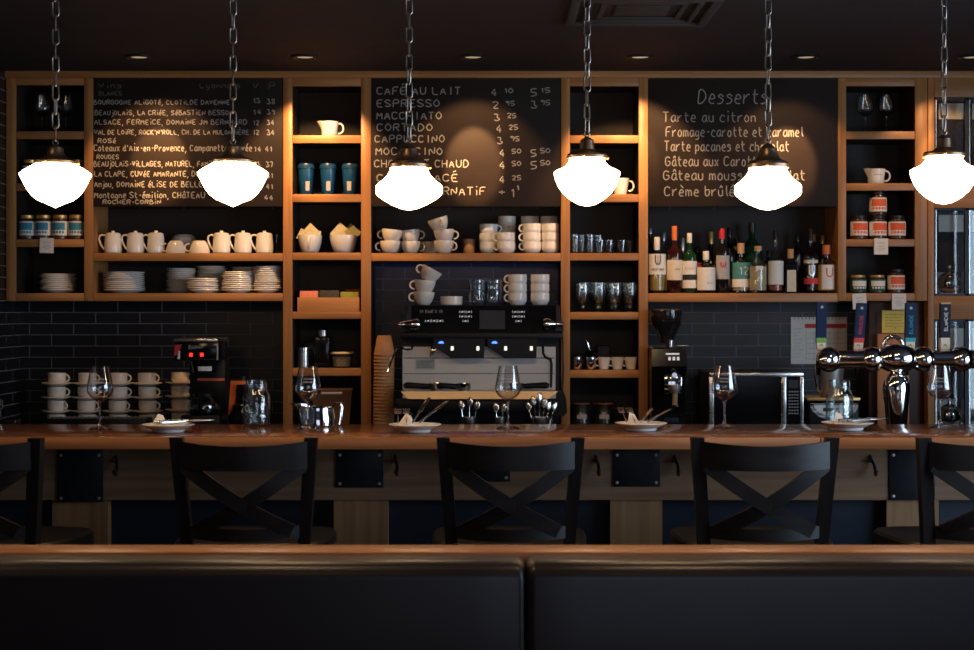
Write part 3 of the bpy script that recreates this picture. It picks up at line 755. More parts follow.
# canister, tall coffee tin, tub, bin
ca = thing('steel_canister', 'small steel canister beside the tall coffee tin', 'canister', (X(303.5, 7.25), 7.25, Z(368, DH)))
MB().lathe([(0, 0), (.030, 0), (.030, .074), (.028, .076), (0, .076)], 28).build('canister_body', 'steel_bright', ca)
MB().lathe([(0, .076), (.032, .076), (.032, .088), (.03, .090), (0, .090)], 28).build('lid', 'chrome', ca)
tc_ = thing('coffee_jar', 'tall dark coffee jar with a silver lid', 'jar', (X(322.5, 7.28), 7.28, Z(368, DH)))
MB().box(-.037, .037, -.037, .037, 0, .14, .01).build('jar_body', 'hopper', tc_)
MB().box(-.032, .032, -.032, .032, .004, .12, .008).build('coffee_beans', 'coffee', tc_)
MB().lathe([(0, .14), (.028, .14), (.028, .166), (.026, .168), (0, .168)], 24).build('lid', 'steel_bright', tc_)
o = tag(MB().box(-.03, .03, -.03, .03, 0, .11, .006).build('black_canister', 'black_plastic'), 'black canister between the steel canister and coffee jar', 'canister'); o.location = (X(311, 7.34), 7.34, Z(368, DH))
tb2 = thing('sugar_tub', 'clear tub of pale sugar cubes with a flat lid', 'tub', (X(342, 7.25), 7.25, Z(368, DH)))
MB().lathe([(0, 0), (.042, 0), (.049, .06), (.047, .06), (.040, .004), (0, .004)], 28).build('tub_body', 'thin_glass', tb2)
MB().lathe([(0, .005), (.0395, .005), (.044, .047), (.02, .052), (0, .051)], 28).build('sugar', 'sugar', tb2)
MB().lathe([(0, .0605), (.054, .0605), (.054, .066), (.050, .069), (0, .069)], 28).build('lid', 'label_cream', tb2)
o = tag(MB().lathe(cup_profile(.022, .018, .035), 20).build('spice_bowl', 'brown_plastic'), 'small brown bowl at the shelf end beside the sugar tub', 'bowl'); o.location = (X(357, 7.32)-.02, 7.36, Z(368, DH))
bn = thing('storage_bin', 'brown plastic bin with a slot handle under the shelf', 'bin', (X(334, 7.25), 7.25, BC))
m = MB(); sec = []
for z, hw, hd in ((0, .074, .09), (.165, .088, .105), (.172, .091, .108), (.176, .091, .108)):
    sec.append([(-hw, -hd, z), (hw, -hd, z), (hw, hd, z), (-hw, hd, z)])
m.loft(sec); m.build('bin_body', 'brown_plastic', bn, angle=25)
m = MB(); mk = m.mark(); m.box(-.046, .046, -.008, .006, .0, .011, .003); m.xf(mk, Matrix.Translation((0, -.1015, .150))); m.build('handle_slot', 'label_grey', bn)

# paper cups upside down
pc = tag(MB().lathe([(.0447, .0), (.0462, .002), (.0460, .005), (.0453, .006), (.0305, .085), (.029, .087), (0, .087), (0, .0855), (.0290, .0845), (.0446, .005), (.0447, 0)], 28).build('paper_cup', 'kraft'), '', 'paper cup')
pc = Proto(pc)
npc = 23
for i in range(npc):
    k = npc-1-i
    lab = ['brown paper cup on top of the upside-down stack'][0] if k == 0 else 'brown paper cup, number %d down the upside-down stack' % (k+1)
    if 0 < k < 12: lab = 'brown paper cup, %s, in the upside-down stack' % ORD[k]
    elif k >= 12:
        lab = 'brown paper cup, %s from the bottom, in the upside-down stack' % (NTH[i] if i < 10 else 'low')
    pc.put((X(384.3, 7.03)+random.uniform(-.0002, .0002)-.00015*k, 7.03, BC + i*.0148), lab, 'paper cups stacked beside the espresso machine')

# ------------------------------------------------------------------ cups on the centre shelf
tcup = Proto(make_cup('cappuccino_cup', '', .046, .027, .057, 'round', 'ceramic', .022))
for px, lb in ((176, 'white cup standing upside down, left of two between tall pots'), (199.5, 'white cup standing upside down, right of two between tall pots')):
    o = tcup.put((X(px, 7.225), 7.225, Z(253, DH)+.0575), lb, 'upturned cups on the crockery shelf')
    o.rotation_euler = (PI, 0, PI*1.06)
G1 = 'cappuccino cups on the centre shelf'
zc = Z(253, DH)
L_ = [(390, 7.23, 0, PI, None, 'white cup at the left end of the centre shelf, lower of two'), (391, 7.23, .050, PI*.95, (0, .10), 'white cup at the left end of the centre shelf, upper of two'),
      (393, 7.345, 0, .2, None, 'white cup hidden behind the leftmost pair, lower of rear two'), (394, 7.345, .050, .2, None, 'white cup behind the leftmost pair, upper of rear two'),
      (410.5, 7.28, 0, 0, None, 'white cup in the shaded second pair, lower one'), (411, 7.28, .050, 0, (0, -.12), 'white cup in the shaded second pair, upper one'),
      (429, 7.335, 0, 2.2, None, 'single white cup wedged before the three-high stack'),
      (444, 7.21, 0, -.5, None, 'lowest white cup of the leaning three-high stack'), (444.5, 7.21, .049, .25, (0, -.06), 'middle white cup of the leaning three-high stack'),
      (441, 7.21, .103, -1.25, (.1, -.3), 'topmost tilted white cup of the leaning three-high stack')]
for px, d, dz, rz, tl, lb in L_: tcup.put((X(px, d), d, zc+dz), lb, G1, rz=rz, lean=tl)
o = tag(MB().lathe([(0, 0), (.025, 0), (.027, .003), (.027, .068), (.024, .068), (.024, .004), (0, .004)], 24).build('stoneware_beaker', 'kraft'), 'brown beaker standing alone mid centre shelf', 'beaker'); o.location = (X(469, 7.3), 7.3, zc)
scup = Proto(make_cup('stacking_cup', '', .0405, .030, .052, 'straight', 'porcelain', .02, (.3, .9)))
G2 = 'straight cups on the centre shelf'
st = [(488.5, 7.26, 3, 0, 'leftmost straight stack'), (507, 7.35, 4, 1.2, 'rear stack beside the two-cup stack'), (506, 7.205, 2, PI, 'short front two-cup stack'), (532, 7.215, 3, PI, 'brightly lit three-cup front stack'),
      (530, 7.36, 4, .8, 'rear stack behind the lit three-cup stack'), (550.5, 7.215, 3, PI*.5, 'three-cup stack beside the right tower post'), (549, 7.36, 4, .8, 'rear stack beside the right tower post')]
for px, d, n, rz, ds in st:
    for k in range(n):
        lv = {2: ['lower', 'upper'], 3: ['lowest', 'middle', 'topmost'], 4: ['lowest', 'second lowest', 'second highest', 'topmost']}[n][k]
        scup.put((X(px, d)+random.uniform(-.001, .001), d, zc + k*.0405), 'white straight cup, %s of the %s' % (lv, ds), G2, rz=rz + random.uniform(-.15, .15))
# on top of the espresso machine
DM = 6.94                        # front face of the espresso machine
MT = Z(305, DM)
DT = 7.03
for px, dz, tl, lb in [(423.5, 0, (0, .05), 'lowest'), (424, .050, (0, .10), 'middle'), (426.5, .106, (0, .50), 'topmost tilted')]:
    tcup.put((X(px, DT), DT, MT+dz+.001), '%s white cup of the leaning stack on the espresso machine' % lb, 'leaning cups on the machine', rz=PI, lean=tl)
for sx in ():
    pass
o = tag(MB().lathe([(0, 0), (.044, 0), (.0475, .003), (.049, .038), (.046, .038), (.044, .005), (0, .005)], 30).build('ramekin', 'ceramic'), 'low white dish on the espresso machine between cups and glasses', 'dish'); o.location = (X(451.5, DT), DT, MT)
eg = Proto(tag(MB().lathe([(0, 0), (.030, 0), (.032, .003), (.033, .03), (.036, .062), (.0345, .062), (.031, .03), (.029, .012), (0, .011)], 20).build('rocks_glass', 'pressed_glass'), '', 'glass'))
for px, d, side in [(476.5, 7.0, 'front pair nearer the low dish'), (494, 7.0, 'front pair nearer the straight cups'), (480, 7.12, 'rear pair nearer the low dish'), (497, 7.12, 'rear pair nearer the straight cups')]:
    for k in range(2):
        eg.put((X(px, d), d, MT + k*.0475), 'small clear tumbler on the espresso machine, %s of the %s' % (['lower', 'upper'][k], side), 'tumblers on the espresso machine', rz=random.random())
for px, rz, ds in [(517.5, PI, 'stack nearer the glasses'), (540, .5*PI, 'stack nearer the right edge')]:
    for k in range(3):
        scup.put((X(px, DT), DT, MT + k*.0405 - .0), 'white straight cup on the espresso machine, %s of the %s' % (['lowest', 'middle', 'topmost'][k], ds), 'straight cups on the espresso machine', rz=rz)

# ------------------------------------------------------------------ third tower contents
o = make_cup('coffee_mug', 'white cup behind the fourth pendant lamp', .042, .03, .075, 'taper', 'porcelain', .022); o.location = (X(620, 7.23), 7.23, Z(194, DH))
zt3 = Z(253, DH)
tall = Proto(tag(MB().lathe([(0, 0), (.017, 0), (.019, .003), (.021, .085), (.0195, .085), (.0172, .008), (0, .008)], 18).build('shot_glass', 'pressed_glass'), '', 'glass'))
low = Proto(tag(MB().lathe([(0, 0), (.019, 0), (.021, .003), (.024, .060), (.0225, .060), (.018, .010), (0, .010)], 18).build('liqueur_glass', 'pressed_glass'), '', 'glass'))
for px, d, lb in [(575.2, 7.2, 'slim glass nearest the coffee board side post'), (581.5, 7.27, 'slim glass second from the side post'), (590, 7.2, 'slim glass third from the side post'), (598.5, 7.28, 'slim glass at the middle of the shelf, rear')]:
    tall.put((X(px, d), d, zt3), lb, 'slim glasses in the tower')
for px, d, lb in [(609, 7.21, 'low glass left of the right-hand pair'), (621.5, 7.21, 'low glass right of the right-hand pair'), (629.5, 7.30, 'low glass in the corner beside the dessert board post'), (600, 7.2, 'low glass before the rear slim glass')]:
    low.put((X(px, d), d, zt3), lb, 'low glasses in the tower')
ir = thing('glass_mug', '', 'glass mug')
MB().lathe([(0, 0), (.028, 0), (.029, .003), (.014, .010), (.009, .018), (.010, .030), (.024, .040), (.030, .052), (.033, .085), (.033, .130), (.031, .130), (.0305, .085), (.027, .054), (.02, .045), (0, .043)], 24).build('mug_body', 'pressed_glass', ir)
MB().tube([(-.031, 0, .112), (-.046, 0, .112), (-.053, 0, .095), (-.050, 0, .074), (-.040, 0, .062), (-.029, 0, .060)], .004, 8).build('handle', 'pressed_glass', ir)
ir = Proto(ir)
for px, d, lb in [(583, 7.2, 'footed glass mug, front row, first from the coffee board'), (599.2, 7.2, 'footed glass mug, front row, second from the coffee board'), (615.5, 7.2, 'footed glass mug, front row, third from the coffee board'), (629.8, 7.2, 'footed glass mug, front row, nearest the bottles'),
                  (582.5, 7.33, 'footed glass mug, rear row, first from the coffee board'), (597.5, 7.33, 'footed glass mug, rear row, second from the coffee board'), (612, 7.33, 'footed glass mug, rear row, third from the coffee board'), (626.3, 7.33, 'footed glass mug, rear row, nearest the bottles')]:
    ir.put((X(px, d), d, Z(312, DH)), lb, 'footed glass mugs in the tower', rz=.95+random.uniform(-.08, .08))
sm = thing('steel_cup', '', 'cup')
MB().lathe([(0, 0), (.021, 0), (.023, .003), (.0225, .055), (.021, .055), (.021, .004), (0, .004)], 24).build('cup_body', 'chrome', sm)
MB().tube(handle_pts(.0225, .014, .046, .013), .0025, 6).build('handle', 'chrome', sm)
sm = Proto(sm)
sm.put((X(577, 7.2), 7.2, Z(370, DH)), 'small steel cup nearest the coffee board side post', 'steel cups in the tower', rz=.5)
sm.put((X(591, 7.2), 7.2, Z(370, DH)), 'small steel cup next to the small white cups', 'steel cups in the tower', rz=.9)
es = Proto(make_cup('espresso_cup', '', .028, .021, .055, 'taper', 'porcelain', .016, (.3, .85), .003))
for px, lb in [(604, 'small white cup beside the steel cups'), (617.5, 'middle small white cup of three'), (630.8, 'small white cup beside the dessert board post')]:
    es.put((X(px, 7.2), 7.2, Z(370, DH)), lb, 'small white cups in the tower', rz=PI)
cw = thing('milk_pitcher', 'dark steel milk pitcher with a curved spoon handle behind the cups', 'pitcher', (X(592, 7.33), 7.33, Z(370, DH)))
MB().lathe([(0, 0), (.03, 0), (.032, .004), (.027, .07), (.029, .08), (.027, .08), (.025, .07), (0, .01)], 22).build('pitcher_body', 'black_gloss', cw)
MB().tube([(-.005, 0, .02), (-.012, 0, .09), (-.022, 0, .122), (-.03, 0, .128)], [.002, .002, .004, .006], 8).build('spoon', 'chrome', cw)
o = tag(MB().box(-.03, .03, -.03, .03, 0, .105, .006).build('sugar_box', 'black_plastic'), 'black box behind the small white cups', 'box'); o.location = (X(602, 7.38)+.005, 7.38, Z(370, DH))
o = tag(MB().box(-.05, .05, -.02, .02, 0, .062, .004).build('wooden_tray', 'dark_cabinet'), 'brown wooden box behind the small white cups', 'box'); o.location = (X(619.5, 7.36), 7.38, Z(370, DH))
kj = thing('clamp_jar', '', 'jar')
MB().lathe([(0, 0), (.043, 0), (.046, .004), (.046, .085), (.036, .1), (.036, .104), (0, .104)], 24).build('jar_body', 'preserve_dark', kj)
MB().lathe([(0, .108), (.042, .108), (.043, .111), (.040, .118), (0, .121)], 24).build('lid', 'pressed_glass', kj)
MB().lathe([(.036, .103), (.043, .103), (.043, .107), (.036, .107)], 24).build('seal_ring', 'cap_orange', kj)
MB().tube([(.040, 0, .116), (.054, 0, .108), (.05, 0, .08), (.046, 0, .085)], .0016, 6).build('clamp', 'chrome', kj)
m = MB(); m.patch(.0466, -.5, .5, .038, .058, 8); m.build('jar_label', 'label_grey', kj)
kj = Proto(kj)
kj.put((X(580.5, 7.25), 7.25, BC+.0), 'dark clamp-lid jar half behind the espresso machine', 'clamp jars under the shelf', rz=.1)
kj.put((X(603.5, 7.25), 7.25, BC+.0), 'dark clamp-lid jar with a pale label in the tower base', 'clamp jars under the shelf')
for j in (0,): pass

# ------------------------------------------------------------------ bottles
def bottle(label, px, w, top, d, body, cap, capmat, lab=None, labspan=None, shoulder=None, neck=.30, liquid=None, liqtop=None, capspan=None, square=False, extra=None):
    """w: width in px, rows are photo rows at distance d; cap from top to capspan, shoulder row, label rows"""
    base = 293
    z0 = Z(base, DH)
    def zz(py): return (base - py) * d / F
    r = L(w/2, d); h = zz(top); sh = zz(shoulder); cz = zz(capspan)
    t = thing('bottle', label, 'bottle', (X(px, d), d, z0), 0, 'bottles on the shelf under the dessert board')
    rn = L(w/2*neck, d) if neck < .9 else r
    rn = max(rn, .010)
    zn = sh + (cz - sh) * .55
    out = [(0, 0), (r*.9, 0), (r, .006), (r, sh*.94), (r*.96, sh), (rn + (r-rn)*.35, sh + (zn-sh)*.5), (rn, zn), (rn, cz), (rn*.8, cz)]
    if liquid:
        inn = [(rn*.75, zn), (rn + (r-rn)*.3 - .003, sh+(zn-sh)*.45), (r*.96-.003, sh*.99), (r-.003, sh*.93), (r-.003, .012), (0, .010)]
        prof = out + inn
    else: prof = out + [(0, cz)]
    m = MB(); mk = m.mark()
    m.lathe(prof, 4 if square else 26)
    if square: m.xf(mk, Matrix.Rotation(PI/4, 4, 'Z') @ Matrix.Diagonal((1.25, 1.25, 1, 1)))
    m.build('bottle_body', body, t)
    if liquid:
        lt = min(zz(liqtop), sh*.92)
        MB().lathe([(0, .0105), (r-.0036, .0125), (r-.0036, lt), (0, lt)], 24).build('liquid', liquid, t)
    rc = rn*1.12
    MB().lathe([(0, cz-.001), (rc, cz-.001), (rc, h-.002), (rc*.9, h), (0, h)], 18).build('cap', capmat, t)
    for i, (a, b, mt, sp_) in enumerate(lab or []):
        m = MB()
        if square:
            rr = r*1.25*math.cos(PI/4) + .0008
            m.box(-rr*sp_, rr*sp_, -rr, -rr+.0006, zz(b), zz(a))
        else: m.patch(r + .0007 + .0004*i, -1.35*sp_, 1.35*sp_, zz(b), zz(a), 14)
        m.build('bottle_label', mt, t)
    if extra: extra(t, r + .0018, zz)
    return t
def txt(s_, row, h, mat, width=None, lw=.0013, dx=0.0):
    def f(t, r, zz):
        MB().text(s_, dx, zz(row), L(h, 7.2), 0, lw, width=L(width, 7.2) if width else None, wrap=r, center=True).build('lettering', mat, t)
    return f
def many(*fs):
    def f(t, r, zz):
        for g in fs: g(t, r, zz)
    return f
def crest(row0, row1, mat):
    def f(t, r, zz):
        a, b = zz(row1), zz(row0); m = MB(); n = 8
        for sg in (-1, 1):
            pts = [(sg*.011*math.sin(PI*.5*min(1, (n-i)/4+.15)), b - (b-a)*(i/n)) for i in range(n+1)]
            m.ribbon(pts, .006, 0, wrap=r)
        m.ribbon([(0, b-.003), (0, a+.004)], .003, 0, wrap=r)
        m.build('printed_crest', mat, t)
    return f
fr, rr_ = 7.21, 7.36
bottle('dark bottle half hidden by the tower post', 650, 12, 227, rr_, 'dark_glass', 1, 'cap_silver', shoulder=252, capspan=233)
bottle('clear bottle behind the crest label bottle with a silver cap', 663.5, 14, 232, rr_, 'thin_glass', 1, 'cap_silver', shoulder=256, capspan=240, liquid='pale_liquid', liqtop=262)
bottle('pale amber bottle with a large white crest label', 657, 17.5, 237, fr, 'thin_glass', 1, 'cap_white', [(254, 274.5, 'label_white', .95)], shoulder=252, capspan=249.5, liquid='gold_liquid', liqtop=262,
       extra=many(crest(255, 265, 'ink'), txt('ampersand', 270.5, 3, 'ink', 13)))
bottle('dark wine bottle with an orange capsule and cream label', 674.5, 16, 226, fr, 'wine_glass_dark', 1, 'cap_orange', [(260, 280, 'label_cream', .95)], shoulder=251, capspan=240, extra=txt('mille', 270, 2, 'ink', 5, .0010, .012))
bottle('slim silver necked bottle behind the orange capsule bottle', 682.5, 9, 237, rr_, 'dark_glass', 1, 'cap_silver', shoulder=262, capspan=250)
bottle('green bottle with a white cap and black banded label', 689.5, 14.5, 233, fr, 'green_glass', 1, 'cap_white', [(261, 274.5, 'label_white', .98), (274.5, 280, 'label_black', .98), (280, 288, 'label_white', .98)], shoulder=255, capspan=242.5,
       extra=txt('CLASSIC', 269.5, 2.2, 'ink', 11, .0009))
bottle('small dark bottle behind the squat white label bottle', 697.5, 12, 246, rr_, 'dark_glass', 1, 'cap_black', [(262, 280, 'label_red', .5)], shoulder=262, capspan=251)
bottle('squat round bottle with a white stopper and large white label', 706, 18.5, 251, 7.197, 'thin_glass', 1, 'cap_white', [(267.5, 290, 'label_white', .98)], shoulder=265, capspan=259.5, liquid='pale_liquid', liqtop=268, extra=txt('GIN', 284, 2.2, 'ink', None, .0009, .014))
bottle('clear bottle with a gold capsule behind the squat bottle', 711, 13, 231, rr_, 'dark_glass', 1, 'cap_gold', shoulder=255, capspan=243)
bottle('black bottle with a red capsule and grey label', 722, 17.5, 228, 7.236, 'dark_glass', 1, 'cap_red', [(255.5, 279, 'label_grey', .62)], shoulder=249, capspan=238.5, extra=crest(262, 267, 'ink_red'))
bottle('tall black bottle behind the red capsule bottle', 729.5, 13, 227, 7.325, 'dark_glass', 1, 'cap_black', shoulder=250, capspan=236)
bottle('black bottle with a yellow neck band behind the twelve bottle', 737, 13, 238.5, 7.395, 'dark_glass', 1, 'cap_black', [(246, 250, 'label_gold', .5)], shoulder=256, capspan=245)
bottle('clear corked bottle with a teal label reading 12', 741, 20.5, 243, 7.247, 'thin_glass', 1, 'cork', [(262.5, 279, 'label_teal', .98), (279, 287, 'label_white', .98)], shoulder=261, capspan=253, liquid='pale_liquid', liqtop=270,
       extra=txt('12', 274.5, 8, 'label_white', 9.5, .003, .006))
bottle('large dark green bottle rising behind the teal label bottle', 752, 21, 222, 7.35, 'green_glass', 1, 'cap_black', [(262, 280, 'label_green', .8)], shoulder=246, capspan=231)
bottle('pale yellow bottle with a cork and blue collar', 758, 18.5, 246, 7.2, 'thin_glass', 1, 'cork', [(266, 270, 'label_white', .3)], shoulder=264, capspan=250.5, liquid='pale_liquid', liqtop=266, neck=.36)
bottle('small dark bottle behind the whisky bottle', 768.8, 11, 250, rr_, 'dark_glass', 1, 'cap_black', shoulder=264, capspan=256)
bottle('whisky bottle with a dark cap and white arched label', 775.5, 15.5, 231, fr, 'thin_glass', 1, 'cap_black', [(261, 284.5, 'label_white', .98)], shoulder=258, capspan=240, liquid='rose', liqtop=272, extra=txt('~', 266, 3, 'ink', 3, .001, .012))
bottle('square dark bottle with an orange stopper and cream label', 790.5, 13.5, 249, fr, 'dark_glass', 1, 'cork', [(270, 291.5, 'label_cream', .72)], shoulder=265, capspan=258, square=True, neck=.42)
bottle('tall plain black bottle behind the square bottle', 797.5, 11.5, 233, rr_, 'dark_glass', 1, 'cap_black', shoulder=252, capspan=240)
bottle('tall clear bottle of dark red spirit with an ornate label', 810.5, 14.5, 229, fr, 'thin_glass', 1, 'cap_black', [(260, 263, 'label_cream', .95), (278, 284, 'label_red', .95)], shoulder=255, capspan=240, liquid='wine_glass_dark', liqtop=264, extra=crest(265, 276, 'cap_silver'))
bottle('dark bottle with a brown top behind the ornate label bottle', 813, 11, 234, 7.335, 'dark_glass', 1, 'cork', shoulder=253, capspan=241)
bottle('dark bottle with a gold top behind the red stopper bottle', 822.5, 11, 234.5, 7.395, 'dark_glass', 1, 'cap_gold', shoulder=253, capspan=243)
bottle('golden bottle with a red stopper and white and red label', 826.5, 18, 245, fr, 'thin_glass', 1, 'cap_orange', [(265, 290, 'label_gold', .98), (265, 289, 'label_white', .55)], shoulder=262, capspan=254, liquid='amber', liqtop=264, neck=.42,
       extra=txt('U', 277, 9, 'label_red', 7, .005, .008))

# ------------------------------------------------------------------ espresso machine
em = thing('espresso_machine', 'black two-group espresso machine with a steel splash panel', 'espresso machine', (X(481, DM), DM, BC))
ex0 = X(481, DM)
def ex(px): return X(px, DM) - ex0
def ez(py): return Z(py, DM) - BC
m = MB(); m.box(ex(405), ex(560), .02, .40, ez(334), ez(305), .004); m.build('top_housing', 'black_plastic', em)
m = MB(); m.prism_x([(-.012, ez(333)), (.03, ez(333)), (.03, ez(305.5)), (.012, ez(305.5))], ex(411), ex(556)); m.build('control_panel', 'black_gloss', em)
m = MB()
m.prism([(ex(402), ez(331)), (ex(411), ez(331)), (ex(411), ez(306)), (ex(409), ez(306))], -.004, .03); m.build('panel_end', 'black_steel', em)
m = MB(); m.prism([(ex(556), ez(331)), (ex(564), ez(331)), (ex(558), ez(306)), (ex(556), ez(306))], -.004, .03); m.build('panel_end', 'black_steel', em)
m = MB(); m.box(ex(401), ex(562), -.03, .05, ez(338.5), ez(333), .002); m.build('canopy_lip', 'black_plastic', em)
m = MB(); m.box(ex(402), ex(560), .06, .40, ez(424), ez(334)); m.build('machine_body', 'black_plastic', em)
m = MB(); m.box(ex(402), ex(556), .045, .06, ez(391), ez(347)); m.build('splash_panel', 'steel', em)
m = MB(); m.box(ex(403), ex(555), .042, .046, ez(358.7), ez(357.9)); m.box(ex(403), ex(555), .042, .046, ez(374.3), ez(373.7)); m.build('panel_seam', 'black_steel', em)
def panely(py):                   # face of the sloping control panel at a row
    u = (333 - py) / 27.5
    return -.012 + .024*u - .0008
m = MB(); m.text('RANCILIO', ex(425.5), ez(313.5), L(3.6, DM), panely(312), .0015, width=L(17, DM)); m.build('brand_lettering', 'silver_text', em)
m = MB()
for a in range(4):
    an = a*PI/2 + PI/4
    cxp, czp = ex(421.5) + .006*math.cos(an), ez(312) + .006*math.sin(an)
    m.ribbon([(cxp-.003, czp-.002), (cxp, czp+.003), (cxp+.003, czp-.002)], .002, panely(312))
m.build('brand_mark', 'silver_text', em)
m = MB()
def icon(px, py):
    y = panely(py) - .0002
    m.ribbon([(ex(px-2.6)+.001, ez(py-1.4)), (ex(px-2.6), ez(py)), (ex(px-2.6)+.001, ez(py+1.4))], .0016, y)
    m.ribbon([(ex(px+2.6)-.001, ez(py-1.4)), (ex(px+2.6), ez(py)), (ex(px+2.6)-.001, ez(py+1.4))], .0016, y)
    m.ribbon([(ex(px)-.004, ez(py)-.001), (ex(px)+.004, ez(py)+.002)], .0045, y)
for k in range(3): icon(428 + 6.2*k, 321)
for bx in (465.5, 518.5):
    for dx in (-3.3, 3.3):
        for py in (312, 316.6): icon(bx+dx, py)
    icon(bx, 321.2)
m.build('touch_buttons', 'icon_white', em)
m = MB(); mk = m.mark(); y0, y1 = panely(329), panely(310.5)
m.loft([[(ex(479.5), y0-.0006, ez(329)), (ex(505), y0-.0006, ez(329)), (ex(505), y0+.002, ez(329)), (ex(479.5), y0+.002, ez(329))],
        [(ex(479.5), y1-.0006, ez(310.5)), (ex(505), y1-.0006, ez(310.5)), (ex(505), y1+.002, ez(310.5)), (ex(479.5), y1+.002, ez(310.5))]])
m.build('display_screen', 'screen', em)
def lathe_x(mb, prof, c, sgn=1, seg=20):          # lathe about the x axis
    mk = mb.mark(); mb.lathe(prof, seg); mb.xf(mk, Matrix.Translation(c) @ Matrix.Rotation(sgn*PI/2, 4, 'Y'))
def lathe_y(mb, prof, c, seg=20):                 # lathe about the y axis, profile z runs towards the room
    mk = mb.mark(); mb.lathe(prof, seg); mb.xf(mk, Matrix.Translation(c) @ Matrix.Rotation(PI/2, 4, 'X'))
m = MB(); lathe_x(m, [(0, 0), (.020, 0), (.027, .012), (.026, .026), (.019, .045), (.014, .070), (.010, .088), (0, .092)], (ex(420), -.03, ez(324.5)), -1); m.build('steam_knob', 'chrome', em)
m = MB(); lathe_x(m, [(0, 0), (.020, 0), (.027, .012), (.026, .026), (.015, .040), (.011, .060), (.010, .085), (0, .088)], (ex(543), -.03, ez(324)), 1); m.build('steam_knob', 'chrome', em)
for s_, (a, b) in enumerate(((434, 485), (487, 537))):
    g = MB(); g.prism([(ex(a), ez(338.5)), (ex(b), ez(338.5)), (ex(b-1), ez(357.5)), (ex(a+17), ez(357.5)), (ex(a+1), ez(347))], -.055, .045)
    gh = g.build('group_head', 'black_plastic', em)
    q = MB(); q.lathe([(0, 0), (.012, 0), (.012, .004), (0, .004)], 16, (ex(a+7.5), -.054, ez(343.2))); q.sphere((ex(a+7.5), -.054, ez(342)), .009, 14, 8, .5); q.build('blue_light', 'led_lamp', gh)
    q = MB()
    for bx in ((452.5, 478), (505.5, 531))[s_]:
        q.box(ex(bx-1.4), ex(bx+1.4), -.0575, -.055, ez(350.2), ez(346), .0005)
    q.build('brew_buttons', 'led_white', gh)
m = MB(); lathe_x(m, [(.0, 0), (.012, 0), (.012, .02), (0, .02)], (ex(431), -.02, ez(350)), 1)
m.tube([(ex(432), 0, ez(347)), (ex(432), -.005, ez(352)), (ex(431), -.01, ez(356.5))], [.006, .009, .008], 10); m.build('water_spout', 'chrome', em)
m = MB(); m.tube([(ex(413), .0, ez(345)), (ex(412), -.02, ez(349)), (ex(407), -.03, ez(349.5)), (ex(402), -.035, ez(347.8)), (ex(397), -.04, ez(348)), (ex(395), -.045, ez(351)), (ex(388.5), -.06, ez(371))], [.005, .005, .005, .005, .005, .0045, .0045], 8); m.build('steam_wand', 'chrome', em)
m = MB(); m.tube([(ex(543), .0, ez(346)), (ex(543), -.03, ez(353)), (ex(545), -.035, ez(357)), (ex(550), -.04, ez(359)), (ex(551), -.045, ez(364)), (ex(550.5), -.05, ez(387))], [.005, .0055, .006, .007, .0065, .005], 8); m.build('steam_wand', 'black_steel', em)
m = MB(); m.box(ex(415), ex(434.5), .0435, .045, ez(369.5), ez(359.8)); pl = m.build('rating_plate', 'label_grey', em)
m = MB(); [m.ribbon([(ex(416.5), ez(361.5+1.6*i)), (ex(433-(i % 3)*2), ez(361.5+1.6*i))], .0018, .0432) for i in range(5)]; m.build('plate_print', 'ink', pl)
m = MB(); m.loft([[(ex(402), -.112, ez(390)), (ex(557), -.112, ez(390)), (ex(547), -.119, ez(397.5)), (ex(409), -.119, ez(397.5))], [(ex(402), -.104, ez(390)), (ex(557), -.104, ez(390)), (ex(547), -.109, ez(397.5)), (ex(409), -.109, ez(397.5))]])
m.build('drip_tray_front', 'tray_steel', em)
m = MB(); m.box(ex(404), ex(555), -.105, .06, ez(397), ez(390.2)); m.build('drip_tray', 'steel', em)
m = MB(); m.box(ex(397), ex(556), -.09, .30, ez(411), ez(397.5), .006); m.build('lower_housing', 'black_plastic', em)
m = MB(); m.prism([(ex(556), ez(391)), (ex(562), ez(389)), (ex(565), ez(397)), (ex(566), ez(411)), (ex(562), ez(415)), (ex(552), ez(413)), (ex(547), ez(400))], -.10, .10); m.build('corner_guard', 'black_plastic', em)
m = MB()
for px in (410, 550):
    for y in (-.04, .3): m.cyl(.018, 0, ez(411)+.002, 14, (ex(px), y, 0))
m.build('machine_feet', 'black_steel', em)
m = MB(); m.tube([(ex(561), .02, ez(320)), (ex(562.5), -.01, ez(340)), (ex(563), -.02, ez(370)), (ex(562), -.01, ez(392))], .004, 8); m.build('side_hose', 'black_steel', em)
# portafilters lying in the tray
def portafilter(label, px0, px1, py, rz, dy):
    zb = Z(390.1, DM)
    t = thing('portafilter', label, 'portafilter', (X(px1, DM), DM+dy, zb), rz, 'portafilters in the drip tray')
    ln = L(px1-px0, DM)
    MB().tube([(-ln, 0, .020), (-ln*.9, 0, .022), (-ln*.6, 0, .021), (-ln*.3, 0, .018), (-.03, 0, .018)], [.008, .014, .012, .012, .010], 12).build('grip', 'black_plastic', t)
    m = MB(); m.lathe([(0, 0), (.022, 0), (.026, .004), (.030, .012), (.033, .032), (.030, .032), (.026, .012), (0, .008)], 22); m.tube([(-.035, 0, .018), (-.02, 0, .018)], .008, 10); m.build('filter_head', 'chrome', t)
portafilter('portafilter with a black grip, leftmost in the espresso tray', 404, 437, 386, .08, -.03)
portafilter('portafilter with a black grip, second in the espresso tray', 437, 464, 386, .15, -.06)
portafilter('dark portafilter in the tray behind the wine glass', 546, 522, 386, PI-.1, -.03) if False else None
t = thing('portafilter', 'dark portafilter in the espresso tray under the steam wand', 'portafilter', (X(516, DM), DM-.03, Z(390.1, DM)), PI-.05, 'portafilters in the drip tray')
